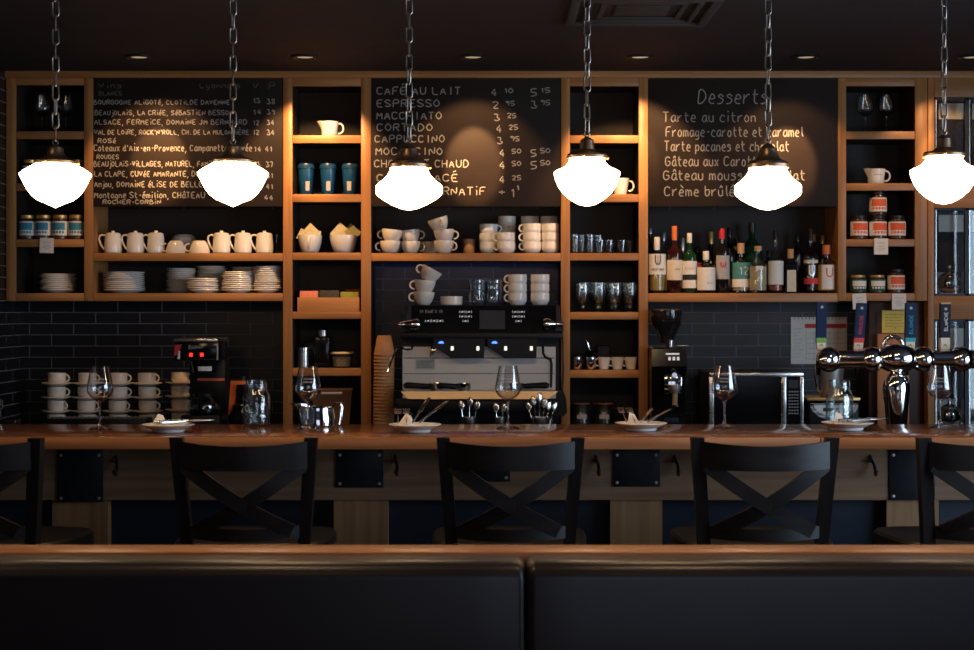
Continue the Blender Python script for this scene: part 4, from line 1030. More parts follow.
for ch in [o for o in bpy.data.objects if o.parent and o.parent.name == 'portafilter']:
    c = ch.copy(); COL.objects.link(c); c.parent = t
# LED strip under the niche shelf
o = MB().box(-.395, .395, -.003, .003, 0, .0028).build('under_shelf_light', 'led_blue')
o.location = (X(466, 7.2), DH+.030, Z(261, DH)+.0011); tag(o, 'blue light strip under the shelf above the espresso machine', 'light')
# spoons behind the bar
def spoon_mesh(ln=.138):
    m = MB()
    m.tube([(0, 0, 0), (0, .002, ln*.5), (0, 0, ln*.74)], [.0045, .0035, .0025], 8, flat=.5)
    n = 8; secs = []
    mk = m.mark(); m.sphere((0, 0, 0), .0125, 14, 10, 1.7)
    m.xf(mk, Matrix.Translation((0, 0, ln*.86)) @ Matrix.Diagonal((1, .25, 1, 1)))
    return m
def holder(px, label, r=.033, h=.075):
    o = MB().lathe([(0, 0), (r*.85, 0), (r*.9, .003), (r, h), (r-.002, h), (r*.86, .004), (0, .004)], 22).build('spoon_holder', 'steel_bright')
    o.location = (X(px, 6.78), 6.78, BC); tag(o, label, 'holder'); return o
holder(469, 'steel holder of spoons behind the plate with forks'); holder(540, 'steel holder of spoons right of the espresso tray', .042); holder(500, 'small steel holder behind the centre wine glass', .022)
spo = Proto(tag(spoon_mesh().build('teaspoon', 'spoon_steel'), '', 'spoon'))
sps = [(463, -.14, .0, 'holder behind the plate with forks'), (469, .0, .012, 'holder behind the plate with forks'), (474, .16, .0, 'holder behind the plate with forks'), (497, -.1, -.01, 'small holder'), (501, .12, -.012, 'small holder')] + \
      [(532, -.3, .0, 'holder right of the tray'), (536, -.15, .018, 'holder right of the tray'), (540, .02, .032, 'holder right of the tray'), (543, .10, .008, 'holder right of the tray'), (547, .22, .0, 'holder right of the tray'), (551, .34, .0, 'holder right of the tray')]
seen = {}
for px, tl, dz, ds in sps:
    k = seen.get(ds, 0); seen[ds] = k+1
    spo.put((X(px, 6.78) - math.sin(tl)*.05, 6.772 + .012*(k % 2), BC + .006 + dz), 'steel teaspoon, %s from the left in the %s' % (NTH[k], ds), 'teaspoons behind the bar', rz=random.uniform(-.4, .4), tilt=(-.08, tl))

# ------------------------------------------------------------------ filter coffee maker
DB = 6.93
bx0 = X(196, DB)
br_ = thing('filter_coffee_maker', 'black filter coffee maker with red switches, brand lettering above', 'coffee maker', (bx0, DB, BC))
def fx(px): return X(px, DB) - bx0
def fz(py): return Z(py, DB) - BC
MB().box(fx(174), fx(218), -.01, .26, fz(342), fz(338.5), .002).build('top_plate', 'steel_bright', br_)
MB().box(fx(174), fx(218.5), 0, .25, fz(361), fz(342), .004).build('brew_head', 'black_gloss', br_)
MB().box(fx(216.8), fx(218.4), -.002, .0, fz(360), fz(343)).build('edge_strip', 'steel', br_)
MB().box(fx(184), fx(220), .135, .25, fz(415), fz(361), .004).build('column', 'black_plastic', br_)
MB().box(fx(182), fx(221), -.035, .25, 0, fz(415)-.0005, .004).build('warmer_base', 'black_plastic', br_)
MB().lathe([(0, fz(373)), (.05, fz(373)), (.062, fz(361)), (0, fz(361))], 24, (fx(202), .06, 0)).build('filter_basket', 'black_gloss', br_)
m = MB(); m.text('BUNN', fx(189), fz(348.8), L(3.4, DB), -.0015, .0025, width=L(13.5, DB)); m.build('brand_lettering', 'silver_text', br_)
m = MB(); m.prism([(fx(174.3), fz(356)), (fx(178), fz(355)), (fx(182), fz(344.5)), (fx(174.8), fz(345))], -.0016, -.0006); m.build('warning_sticker', 'ink_red', br_)
m = MB(); m.prism([(fx(177.6), fz(359)), (fx(180), fz(359)), (fx(180.2), fz(351)), (fx(178.6), fz(351))], -.0022, -.0016); m.build('sticker_arrow', 'label_white', br_)
for px in (191, 201.8): MB().box(fx(px-1.6), fx(px+1.6), -.004, 0, fz(356.5), fz(353), .001).build('switch', 'led_red', br_)
MB().box(fx(200), fx(212), -.0035, -.0005, fz(371), fz(366.5)).build('sticker', 'label_grey', br_) if False else None
MB().patch(.0615, -.45, .55, fz(371), fz(366.5), 8).build('sticker', 'label_white', br_, loc=(fx(204), .06, 0))
MB().box(fx(192), fx(219.5), .1335, .135, fz(382), fz(379.6)).build('red_strip', 'label_orange', br_)
ca = thing('coffee_carafe', 'glass coffee carafe with a black handle on the coffee maker', 'carafe', (bx0 + fx(201.5), DB+.058, BC + fz(415)+.0005))
MB().lathe([(0, 0), (.058, 0), (.064, .006), (.070, .03), (.062, .055), (.042, .078), (.043, .086), (.041, .086), (.040, .078), (.060, .054), (.067, .03), (.06, .008), (0, .004)], 28).build('carafe_glass', 'pressed_glass', ca)
MB().lathe([(.042, .076), (.046, .076), (.047, .09), (.03, .096), (0, .097), (0, .094), (.042, .088)], 24).build('lid', 'black_plastic', ca)
MB().tube([(.0, -.046, .082), (.0, -.074, .086), (.0, -.086, .070), (.0, -.082, .030), (0, -.072, .014)], [.009, .010, .009, .008, .007], 8, flat=1.2).build('handle', 'black_plastic', ca)
MB().lathe([(0, .0045), (.056, .008), (.063, .020), (0, .020)], 24).build('coffee', 'coffee', ca)

# decaf pot with orange handle and bottles beside it
dp = thing('coffee_pot', 'black coffee pot with an orange handle', 'coffee pot', (X(247, 6.94), 6.94, BC))
MB().lathe([(0, 0), (.058, 0), (.066, .006), (.070, .05), (.055, .085), (.040, .094), (.04, .1), (0, .1)], 28).build('pot_body', 'black_gloss', dp)
m = MB(); m.box(-.058, -.005, -.016, .016, .128, .162, .006)
m.loft([[(-.070, -.014, .052), (-.052, -.014, .052), (-.052, .014, .052), (-.070, .014, .052)], [(-.060, -.016, .162), (-.032, -.016, .158), (-.032, .016, .158), (-.060, .016, .162)]])
m.build('handle', 'orange_plastic', dp)
MB().lathe([(0, .1), (.042, .1), (.044, .13), (.04, .15), (0, .152)], 24).build('collar', 'black_plastic', dp)
m = MB(); m.text('20', -.013, .066, .024, 0, .0038, width=.03, wrap=.0662, center=False); m.build('number_print', 'label_cream', dp)
dp.scale = (1.12, 1.12, 1.36)
for px, r, h, mt, cm, lb in [(243, .023, .225, 'dark_glass', 'cap_black', 'dark bottle standing behind the orange handled pot'), (253, .026, .19, 'wine_glass_dark', 'cap_gold', 'brown bottle with a pale cap behind the glass jar'), (262, .024, .18, 'dark_glass', 'cap_white', 'dark bottle with a light cap right of the glass jar')]:
    t = thing('syrup_bottle', lb, 'bottle', (X(px, 7.25), 7.25, BC), 0, 'syrup bottles behind the bar')
    MB().lathe([(0, 0), (r, 0), (r, h*.6), (r*.45, h*.78), (r*.42, h*.9), (0, h*.9)], 20).build('bottle_body', mt, t)
    MB().lathe([(0, h*.9), (r*.5, h*.9), (r*.5, h), (0, h)], 16).build('cap', cm, t)
# black drainer tray with cups at left and small things at the frame's edge
dt = thing('drainer_tray', 'low black slatted tray in front of the saucer stacks', 'tray', (X(99, 6.9), 6.9, BC))
m = MB(); w = L(50, 6.9); m.box(-w, w, -.05, .08, 0, .062, .004); m.build('tray_body', 'black_plastic', dt)
m = MB()
for i in range(21): m.box(-w+.008+i*(2*w-.022)/20, -w+.014+i*(2*w-.022)/20, -.048, .078, .062, .066, .001)
m.build('slats', 'steel', dt)
kb = thing('knock_box', 'black box with a chrome knob at the left wall', 'box', (X(6, 6.95), 6.95, BC))
MB().box(-.055, .055, -.05, .05, 0, .055, .006).build('box_body', 'black_plastic', kb)
m = MB(); m.cyl(.010, .055, .10, 14, (-.03, 0, 0)); m.cyl(.017, .10, .138, 18, (-.03, 0, 0)); m.build('knob', 'chrome', kb)
MB().tube([(.05, -.05, .03), (.058, -.052, .055), (.05, -.05, .06)], .003, 6).build('latch', 'chrome', kb)

# ------------------------------------------------------------------ coffee grinder
DG = 7.05
gx0 = X(668, DG)
gr = thing('coffee_grinder', 'black coffee grinder with a bean hopper beside the tower post', 'grinder', (gx0, DG, BC))
def gx(px): return X(px, DG) - gx0
def gz(py): return Z(py, DG) - BC
MB().lathe([(0, gz(344)), (.030, gz(343)), (.040, gz(336)), (.068, gz(324)), (.074, gz(316)), (.072, gz(310)), (.064, gz(309)), (0, gz(309))], 30, (gx(668), .06, 0)).build('bean_hopper', 'hopper', gr)
MB().lathe([(0, gz(347)), (.017, gz(347)), (.019, gz(340)), (0, gz(340))], 18, (gx(669), -.03, 0)).build('hopper_neck', 'chrome', gr)
MB().box(gx(676), gx(687), -.04, -.028, gz(346.3), gz(344.8), .002).build('lever', 'steel_bright', gr)
MB().lathe([(.0, gz(348.5)), (.076, gz(348.5)), (.078, gz(347)), (0, gz(346.5))], 30, (gx(668), .05, 0)).build('collar_plate', 'steel_bright', gr)
m = MB(); m.loft([[(gx(651), -.02, gz(424)), (gx(685), -.02, gz(424)), (gx(685), .2, gz(424)), (gx(651), .2, gz(424))],
                  [(gx(651), -.03, gz(380)), (gx(684), -.03, gz(380)), (gx(684), .2, gz(380)), (gx(651), .2, gz(380))],
                  [(gx(650.5), -.05, gz(366)), (gx(686), -.05, gz(366)), (gx(686), .2, gz(366)), (gx(650.5), .2, gz(366))],
                  [(gx(651), -.04, gz(349)), (gx(685), -.04, gz(349)), (gx(685), .2, gz(349)), (gx(651), .2, gz(349))]]); m.build('grinder_body', 'black_gloss', gr, angle=20)
m = MB(); m.box(gx(664.5), gx(678), -.0485, -.046, gz(354.5), gz(352.8))
for i in range(3): m.box(gx(667+4.3*i), gx(669.5+4.3*i), -.051, -.048, gz(360), gz(356.5))
m.build('display', 'icon_white', gr)
m = MB(); lathe_y(m, [(0, 0), (.014, 0), (.016, .02), (.011, .03), (0, .03)], (gx(672.5), -.045, gz(374.5)), 16); m.build('grounds_chute', 'chrome', gr)
m = MB(); m.box(gx(663), gx(680.5), -.055, -.03, gz(393), gz(376), .004); m.build('holder_plate', 'chrome', gr)
m = MB(); m.lathe([(0, gz(392)), (.02, gz(392)), (.027, gz(388)), (.028, gz(384)), (0, gz(384))], 20, (gx(672.5), -.085, 0)); m.build('fork_rest', 'steel', gr)
m = MB(); m.tube([(gx(672.5), -.085, gz(387)), (gx(672.5), -.09, gz(395)), (gx(672.5), -.092, gz(404))], [.013, .012, .011], 12); m.build('tamper_handle', 'cork', gr)
m = MB(); m.cyl(.022, gz(405.5), gz(403.5), 20, (gx(672.5), -.092, 0)); m.build('tamper_base', 'chrome', gr)
MB().box(gx(664), gx(678), -.0215, -.019, gz(422), gz(414), .002).build('front_badge', 'blue_black', gr)

# ------------------------------------------------------------------ microwave
DMW = 6.98
mx0 = X(756, DMW)
mw = thing('microwave_oven', 'silver microwave with a black glass door and keypad', 'microwave', (mx0, DMW, BC))
def mx(px): return X(px, DMW) - mx0
def mz(py): return Z(py, DMW) - BC
MB().box(mx(709), mx(803.5), .014, .36, .012, mz(372.5), .004).build('casing', 'black_steel', mw)
m = MB(); f0, f1, g0, g1 = mx(709), mx(803.5), .012, mz(372.5)
m.box(f0, f1, -.006, .014, g1-.018, g1, .003); m.box(f0, f1, -.006, .014, g0, g0+.012, .003)
m.box(f0, f0+.02, -.006, .014, g0+.012, g1-.018, .002); m.box(mx(781), mx(786), -.006, .014, g0+.012, g1-.018, .002); m.box(f1-.016, f1, -.006, .014, g0+.012, g1-.018, .002)
m.build('front_frame', 'steel_bright', mw)
MB().box(f0+.02, mx(781), -.003, .014, g0+.012, g1-.018).build('door', 'black_gloss', mw)
MB().box(mx(786), f1-.016, -.003, .014, g0+.012, g1-.018).build('control_panel', 'black_gloss', mw)
m = MB()
for i in range(4):
    for j in range(8):
        m.box(mx(788.6+2.7*i), mx(790.2+2.7*i), -.0045, -.003, mz(391+3.1*j+1.3), mz(391+3.1*j))
m.build('keypad', 'label_grey', mw)
MB().box(mx(788.5), mx(798), -.0042, -.003, mz(388), mz(380)).build('display', 'screen', mw)
m = MB(); xh = mx(782); m.tube([(xh, -.006, mz(378)), (xh, -.03, mz(379)), (xh, -.033, mz(383)), (xh, -.033, mz(411)), (xh, -.03, mz(415)), (xh, -.006, mz(416))], .0055, 8); m.build('handle', 'steel_bright', mw)
m = MB(); [m.cyl(.012, 0, .013, 10, (a, b, 0)) for a in (f0+.04, f1-.04) for b in (.05, .3)]; m.build('rubber_feet', 'black_plastic', mw)

# toaster-like appliance with a steel pitcher on top
DA = 7.0
ax0 = X(833, DA)
ap = thing('countertop_appliance', 'rounded steel countertop appliance with an arched display beside the microwave', 'appliance', (ax0, DA, BC))
def ax(px): return X(px, DA) - ax0
def az(py): return Z(py, DA) - BC
MB().box(ax(807), ax(859), -.02, .22, 0, az(401), .014).build('appliance_body', 'black_plastic', ap)
MB().box(ax(806), ax(859), -.03, .23, az(400.5), az(397.3), .003).build('top_plate', 'cap_gold', ap)
m = MB()
def arc(rx, rz_, n=16): return [(ax(833) + rx*math.cos(PI + PI*i/n), az(403.5) + rz_*math.sin(PI + PI*i/n)) for i in range(n+1)]
o_, i_ = arc(L(24, DA), L(16.5, DA)), arc(L(20.5, DA), L(12, DA))
for k in range(16): m.loft([[(p[0], -.026, p[1]), (p[0], -.018, p[1]), (q[0], -.018, q[1]), (q[0], -.026, q[1])] for p, q in ((o_[k], i_[k]), (o_[k+1], i_[k+1]))])
m.box(ax(809), ax(857), -.026, -.018, az(405), az(403)); m.build('arched_trim', 'steel_bright', ap)
m = MB(); m.prism(i_, -.022, -.018); m.build('arched_face', 'steel', ap)
MB().box(ax(822), ax(832), -.0245, -.022, az(411), az(407.5)).build('display', 'screen', ap)
MB().cyl(.006, 0, .004, 12).build('red_button', 'ink_red', ap, (ax(836), -.023, az(409)))
pt = thing('mixing_pitcher', 'steel pitcher standing on the arched countertop appliance', 'pitcher', (X(831, 7.08), 7.08, BC + az(397.2)))
MB().lathe([(0, 0), (.043, 0), (.046, .004), (.058, .150), (.056, .150), (.044, .006), (0, .006)], 28).build('pitcher_body', 'steel', pt)
MB().tube([(-.056, -.01, .14), (-.074, -.012, .135), (-.072, -.014, .08), (-.062, -.012, .03), (-.047, -.008, .018)], .005, 8).build('handle', 'chrome', pt)

# ------------------------------------------------------------------ papers on the wall, dark cabinet
cl = thing('wall_calendar', 'white spiral-bound wall calendar with a red header strip', 'calendar', (X(819, DW-.01), DW-.004, Z(364, DW-.01)))
d_ = DW - .01; w = L(28, d_); h = L(47, d_)
MB().box(-w, w, -.003, 0, 0, h).build('pages', 'paper', cl)
MB().box(-w*.5, w*.98, -.0042, -.003, h*.765, h*.855).build('red_header', 'ink_red', cl)
m = MB()
for i in range(6): m.ribbon([(-w*.45, h*(.66-.11*i)), (w*.95, h*(.66-.11*i))], .0015, -.0036)
for i in range(6): m.ribbon([(-w*.45+i*w*.28, h*.08), (-w*.45+i*w*.28, h*.7)], .0015, -.0036)
for i in range(9): m.ribbon([(-w*.9, h*(.75-.075*i)), (-w*(.55+.08*(i % 3)), h*(.75-.075*i))], .0016, -.0036)
m.build('printed_grid', 'label_grey', cl)
m = MB()
for i in range(14):
    x = -w*.88 + i*w*1.76/13
    mk = m.mark(); m.tube([(x, .0+.006*math.cos(a), h-.004+.008*math.sin(a)) for a in [j*PI/5 for j in range(10)]], .0013, 5, closed=True)
m.build('spiral_binding', 'cap_black', cl)
dc = thing('side_cabinet', 'dark brown cabinet panel standing below the orange jar shelves', 'cabinet', (X(896, 7.2), 7.2, BC))
w = L(27, 7.2)
MB().box(-w, w, 0, .245, 0, Z(302, 7.2)-BC, .002).build('cabinet_body', 'dark_cabinet', dc)
MB().box(-w+.03, w-.09, -.006, 0, .04, Z(312, 7.2)-BC, .002).build('door', 'dark_cabinet', dc)
yn = thing('hanging_note', 'yellow note pinned above the tan board', 'note', (X(895.5, 7.18), 7.188, Z(333, 7.19)))
w = L(13, 7.19); h = L(22.5, 7.19)
MB().box(-w, w, -.001, 0, 0, h).build('sheet', 'paper_yellow', yn)
m = MB(); [m.ribbon([(-w*.8, h*(.82-.13*i)), (w*(.7-.12*(i % 3)), h*(.82-.13*i))], .0011, -.0015) for i in range(5)]; m.ribbon([(-.003, h*.2), (.002, h*.25), (.003, h*.18)], .002, -.0015); m.build('writing', 'ink', yn)
cbd = thing('clipboard', 'tan wooden board leaning behind the beer tower', 'board', (X(893, 7.17), 7.17, BC))
w = L(16, 7.17)
MB().box(-w, w, -.008, .004, 0, Z(334, 7.17)-BC, .004).build('board_panel', 'tan_board', cbd)
m = MB(); [m.ribbon([(-w*.75, .17-.012*i), (-w*.45, .165-.012*i)], .004, -.009) for i in range(4)]; m.build('burnt_mark', 'ink', cbd)

# ------------------------------------------------------------------ glazed steel cabinet at the right
gc = thing('glazed_cabinet', 'wood cased cabinet with black steel framed glass doors at right edge', 'cabinet', (X(985, DH), DH, BC+.0006))
gx1 = X(985, DH)
def cx_(px): return X(px, DH) - gx1
def cz_(py): return Z(py, DH) - BC
PR = 1036
MB().box(cx_(927.7), cx_(934), -.006, .29, 0, cz_(78), .002).build('stile', 'wood_upright', gc)
MB().box(cx_(PR), cx_(PR+8), -.006, .29, 0, cz_(78), .002).build('stile', 'wood_upright', gc)
for a, b in ((78, 97.5), (172, 208), (296, 319.5)):
    MB().box(cx_(934), cx_(PR), -.010 if a == 78 else -.004, .28, cz_(b), cz_(a), .002).build('rail', 'wood_across', gc)
MB().box(cx_(934), cx_(PR), .27, .28, 0, cz_(78)).build('back_panel', 'blue_black', gc)
opens = [(97.5, 172), (208, 296), (319.5, PB)]
for a, b in opens:
    f = MB(); xs = [934, 967.5, 1001.5, PR]
    for x in xs: f.box(cx_(x)-(.0 if x == 934 else .008), cx_(x)+(.008 if x != PR else 0), .008, .03, cz_(b), cz_(a))
    f.box(cx_(934), cx_(PR), .008, .03, cz_(a)-.010, cz_(a)); f.box(cx_(934), cx_(PR), .008, .03, cz_(b), cz_(b)+.010)
    fr_ = f.build('steel_frame', 'black_steel', gc)
    f = MB()
    for x in xs[:-1]:
        f.box(cx_(x)+.009, cx_(x)+.0125, .004, .010, cz_(b)+.01, cz_(a)-.01)
    f.build('edge_trim', 'steel_bright', fr_)
    for i in range(3):
        MB().box(cx_(xs[i])+.008, cx_(xs[i+1])-.008, .016, .020, cz_(b)+.010, cz_(a)-.010).build('glass_pane', 'sheet_glass', gc)
rows = ['top', 'middle', 'lower']
for ri, (a, b) in enumerate(opens):
    for ci in range(2):
        x0, x1 = 938 + 33.5*ci, 964 + 33.5*ci
        d = DH + .10
        side = ['first', 'second'][ci]
        hgt = (b - a)
        p0, p1 = a + hgt*.08, a + hgt*(.27 if ri else .29)
        o = MB().box(-L(12.4, d), L(12.4, d), 0, .001, 0, L(p1-p0, d)).build('notice_sheet', 'label_cream' if ri == 0 else 'paper'); o.location = (X((x0+x1)/2, d), d-.001, Z(p1, d))
        tag(o, 'pale sheet behind the %s pane of the %s glass door' % (side, rows[ri]), 'sheet', 'sheets behind the glass doors')
        if ri == 0: s0, s1 = p1, b - 2
        else: s0, s1 = p1, a + hgt*.73
        o = MB().box(-L(13, d), L(13, d), 0, .012, 0, L(s1-p0-.5, d), .001).build('slate_panel', 'slate'); o.location = (X((x0+x1)/2, d), d, Z(s1, d))
        tag(o, 'dark slate panel behind the %s pane of the %s glass door' % (side, rows[ri]), 'panel', 'slate panels behind the glass doors')
        if ri:
            sh = MB().box(-L(13.2, d), L(13.2, d), -.04, .17, -.008, 0).build('inner_shelf', 'label_grey', gc, (X((x0+x1)/2, d)-gx1, d-DH, Z(b-3, d)-BC))
            bk = MB().box(-L(13.2, d), L(13.2, d), .150, .155, 0, L(hgt*.25, d)).build('pale_backing', 'paper', gc, (X((x0+x1)/2, d)-gx1, d-DH, Z(b-3, d)-BC))
            fl = thing('round_flask', 'round silver flask behind the %s pane of the %s glass door' % (side, rows[ri]), 'flask', (X((x0+x1)/2, DH+.07)+.002, DH+.10, Z(b-3, d)+.001), 0, 'round flasks behind the glass doors')
            MB().lathe([(0, 0), (.026, 0), (.039, .006), (.050, .024), (.053, .046), (.047, .070), (.030, .088), (.010, .096), (.008, .110), (0, .112)], 28).build('flask_body', 'chrome', fl)
            MB().lathe([(0, .111), (.006, .111), (.007, .120), (0, .122)], 12).build('stopper', 'label_cream', fl)
            MB().patch(.0535, -.2, .9, .030, .052, 10).build('dark_window', 'black_gloss', fl)

# ------------------------------------------------------------------ bar counter
bar = thing('bar_counter', 'long wooden bar counter on wood posts with steel brackets', 'bar counter', (0, BARF, 0))
YB = BARB - BARF
xa, xb = XL + .005, 2.3
m = MB(); m.box(xa, X(820, BARF), .0, YB, CT-.040, CT-.0008, .003); m.build('countertop', 'counter_wood', bar)
m = MB(); m.box(X(820, BARF)+.0008, xb, -.002, YB, CT-.0405, CT-.0008, .003); m.build('countertop', 'counter_wood', bar)
m = MB(); m.box(xa, X(820, BARF), -.006, .0005, CT-.0395, CT-.0015, .002); m.box(X(820, BARF)+.0008, xb, -.008, -.0015, CT-.040, CT-.0015, .002); m.build('front_edge', 'counter_edge', bar)
DAp = 5.42
ya = DAp - BARF
MB().box(xa, xb, ya, ya+.04, Z(500, DAp), CT-.041).build('apron_panel', 'apron_wood', bar)
MB().box(xa, xb, ya+.06, ya+.09, .0, Z(500, DAp)+.02).build('kick_panel', 'navy_panel', bar)
MB().box(xa, xb, ya+.04, YB-.02, Z(500, DAp), CT-.041).build('under_frame', 'dark_cabinet', bar)
MB().box(xa, xb, YB-.04, YB-.02, .05, CT-.041).build('rear_panel', 'dark_cabinet', bar)
MB().box(xa, xb, YB-.02, YB+.30, .86, .90, .003).build('service_shelf', 'steel', bar)
for px0, px1 in ((53, 108.5), (334, 388), (610, 662), (886, 938)):
    MB().box(X(px0, DAp+.02), X(px1, DAp+.02), ya+.012, ya+.06, 0, Z(500, DAp)).build('support_post', 'post_wood', bar)
for px0, px1, py1 in ((57.5, 103.5, 502), (336, 383.5, 487.5), (459, 498, 481.5), (613, 660, 486.5), (889, 934.5, 500)):
    d = DAp
    if px0 == 459: px0, px1 = 472, 510
    pl = MB().box(X(px0, d), X(px1, d), ya-.006, ya-.0005, Z(py1, d), CT-.042, .001).build('steel_bracket', 'black_steel', bar)
    for px in (px0+4, px1-4):
        for py in (455, py1-4):
            m = MB(); lathe_y(m, [(0, 0), (.0055, 0), (.005, .003), (0, .004)], (X(px, d), ya-.005, Z(py, d)), 10)
            m.build('screw', 'steel', pl)
for px in (118, 397, 597.5, 676.5, 872):
    m = MB(); x = X(px, DAp); z = Z(465, DAp)
    m.tube([(x-.006, ya-.002, z+.032), (x-.004, ya-.010, z+.018), (x+.002, ya-.022, z+.002), (x+.003, ya-.036, z-.018), (x+.002, ya-.044, z-.028), (x, ya-.052, z-.022), (x, ya-.054, z-.012)], [.004, .005, .005, .0055, .006, .006, .007], 8)
    m.tube([(x, ya-.002, z+.012), (x-.008, ya-.014, z+.012), (x-.014, ya-.022, z+.018)], [.004, .0035, .004], 6)
    m.build('coat_hook', 'iron', bar)

# plates with napkin and cutlery
def fork_mesh(ln=.17):
    m = MB(); m.tube([(0, 0, .003), (0, ln*.4, .005), (0, ln*.68, .003)], [.0055, .0035, .003], 8, flat=.4)
    m.box(-.011, .011, ln*.68, ln*.8, .001, .0035, .001)
    for i in range(4): m.box(-.011+i*.0062, -.0076+i*.0062, ln*.79, ln, .001, .0035, .0008)
    return m
def knife_mesh(ln=.19):
    m = MB(); m.tube([(0, 0, .004), (0, ln*.45, .004)], [.006, .0045], 8, flat=.5)
    m.box(-.0065, .007, ln*.45, ln*.97, .003, .0045, .001); return m
pl0 = Proto(tag(MB().lathe([(0, 0), (.048, 0), (.052, .003), (.054, .010), (.084, .024), (.088, .0265), (.0875, .028), (.082, .0265), (.054, .014), (.05, .012), (0, .012)], 44).build('side_plate', 'porcelain'), '', 'plate'))
fk0 = Proto(tag(fork_mesh().build('fork', 'steel_bright'), '', 'fork')); kn0 = Proto(tag(knife_mesh().build('knife', 'steel_bright'), '', 'knife'))
npk = []
nk = MB()
sec = [[(-.06, -.035, .0), (.05, -.045, .0), (.055, .02, .0), (-.05, .03, .0)], [(-.055, -.033, .007), (.048, -.042, .005), (.052, .02, .006), (-.045, .03, .012)]]
nk.loft(sec)
nk.loft([[(-.05, -.03, .008), (-.005, -.034, .006), (.0, .024, .008), (-.04, .03, .010)], [(-.052, -.026, .016), (-.020, -.03, .012), (-.016, .018, .040), (-.036, .022, .046)]])
nk0 = Proto(tag(nk.build('napkin', 'napkin'), '', 'napkin'))
where = ['on the plate near the coffee maker', 'on the plate before the espresso machine', 'on the plate before the clamp jars', 'on the plate below the beer tower']
pdesc = ['white plate of cutlery on the bar near the filter coffee maker', 'white plate of cutlery on the bar near the paper cups', 'white plate of cutlery on the bar near the grinder', 'white plate of cutlery on the bar before the glass jar']
for i, (px, py) in enumerate([(168.5, 433), (415, 433), (641, 431.5), (847.5, 431)]):
    d = F*(CAMZ-CT)/(py-HY) + .03
    x = X(px, d)
    pl0.put((x, d, CT), pdesc[i], 'plates along the bar')
    nk0.put((x-.005, d, CT+.0155), 'folded white napkin ' + where[i], 'napkins along the bar', rz=[.1, -.2, .15, .0][i]).scale = (.86, .86, 1)
    if i in (0, 3):                       # cutlery lying across the napkin
        for j in range(4):
            a = -.95; q = (j-1.5)*.020
            px_, py_ = -.022 + q*.58, -.062 - q*.81
            pr_, nm_, gr_ = ((fk0, 'fork', 'forks along the bar') if j < 2 else (kn0, 'knife', 'knives along the bar'))
            pr_.put((x+px_, d+py_, CT+.033), 'steel %s, %s one lying %s' % (nm_, ['rear', 'front'][j % 2], where[i]), gr_, rz=a, tilt=(.02, 0))
        continue
    for j, (dx, rz) in enumerate(((-.054, .05), (-.026, .05))):
        fk0.put((x+dx, d-.060, CT+.030), 'steel fork, %s one, tines up %s' % (['outer', 'inner'][j], where[i]), 'forks along the bar', rz=rz, tilt=(.24, 0))
    for j, (dx, rz) in enumerate(((-.006, -.30), (.016, -.55))):
        kn0.put((x+dx, d-.062, CT+.032), 'steel knife, %s one, leaning %s' % (['inner', 'outer'][j], where[i]), 'knives along the bar', rz=rz, tilt=((.42, .36)[j] if i == 1 else .18, 0))

# preserving jars on the bar
def mason(label, px, d, straws=False):
    t = thing('preserving_jar', label, 'jar', (X(px, d), d, CT), 0, 'clear preserving jars on the bar')
    MB().lathe([(0, 0), (.040, 0), (.046, .005), (.048, .015), (.048, .100), (.044, .116), (.036, .128), (.0355, .134), (.039, .136), (.039, .142), (.0365, .144), (.0365, .158), (.0375, .161), (.034, .161), (.033, .144), (.0325, .130), (.041, .115), (.0445, .1), (.0445, .014), (.038, .008), (0, .008)], 32).build('pressed_glass', 'pressed_glass', t)
    m = MB()
    for k in range(5): m.text('O', -.012+.0, .045+.0*k, .02, 0, .0012, wrap=.0486) if k == 0 else None
    m.tube([(.030*math.cos(a)*.6, -.0482, .06+.018*math.sin(a)) for a in [j*PI/8 for j in range(16)]], .0008, 5, closed=True)
    m.build('embossed_oval', 'pressed_glass', t)
    return t
mason('clear glass preserving jar beside the orange handled pot', 256.5, 5.70)
mason('clear glass preserving jar behind the plate near the beer tower', 839.5, 5.70)
# steel jug
jg_ = thing('steel_jug', 'polished steel jug with a wide spout on the bar', 'jug', (X(317, 5.70), 5.70, CT))
m = MB(); pr = [(0, 0), (.062, 0), (.066, .004), (.066, .03), (.060, .052), (.060, .066), (.058, .066), (.058, .05), (.063, .03), (.062, .006), (0, .006)]
m.lathe(pr, 40)
for i, (x, y, z) in enumerate(m.v):
    if z > .045:
        k = (z-.045)/.021
        if x < -.01: m.v[i] = (x - .038*k*max(0, (-x-.01)/.05), y*(1-.5*k*max(0, (-x-.02)/.045)), z + .016*k*max(0, (-x)/.06))
m.build('jug_body', 'chrome', jg_)
MB().tube([(.056, 0, .060), (.068, 0, .078), (.082, 0, .080), (.088, 0, .066), (.086, 0, .030), (.080, 0, .004)], [.005, .006, .006, .006, .005, .004], 8, flat=1.6).build('handle', 'chrome', jg_)

# ------------------------------------------------------------------ beer tower
DTAP = 5.97
tx0 = X(896.5, DTAP)
tz0 = .9012
tw = thing('beer_tower', 'chrome T-shaped beer tower with four tap handles behind the bar', 'beer tower', (tx0, DTAP, tz0))
def tx(px): return X(px, DTAP) - tx0
def tz(py): return Z(py, DTAP) - tz0
zc = tz(359.5)
MB().lathe([(0, 0), (.058, 0), (.058, .012), (.040, .02), (.038, .05), (.0385, tz(424)), (.044, tz(405)), (.050, tz(390)), (.0495, tz(384)), (.040, tz(377)), (.024, tz(373)), (.022, tz(370)), (.03, tz(366)), (0, tz(364))], 36).build('column', 'chrome', tw)
m = MB(); lathe_x(m, [(0, -.5), (.034, -.5), (.034, .62), (0, .62)], (tx(896.5)+.0, 0, zc), 1, 28)
m.v = [(max(tx(822), min(tx(1010), v[0])), v[1], v[2]) for v in m.v]; m.build('cross_tube', 'chrome', tw)
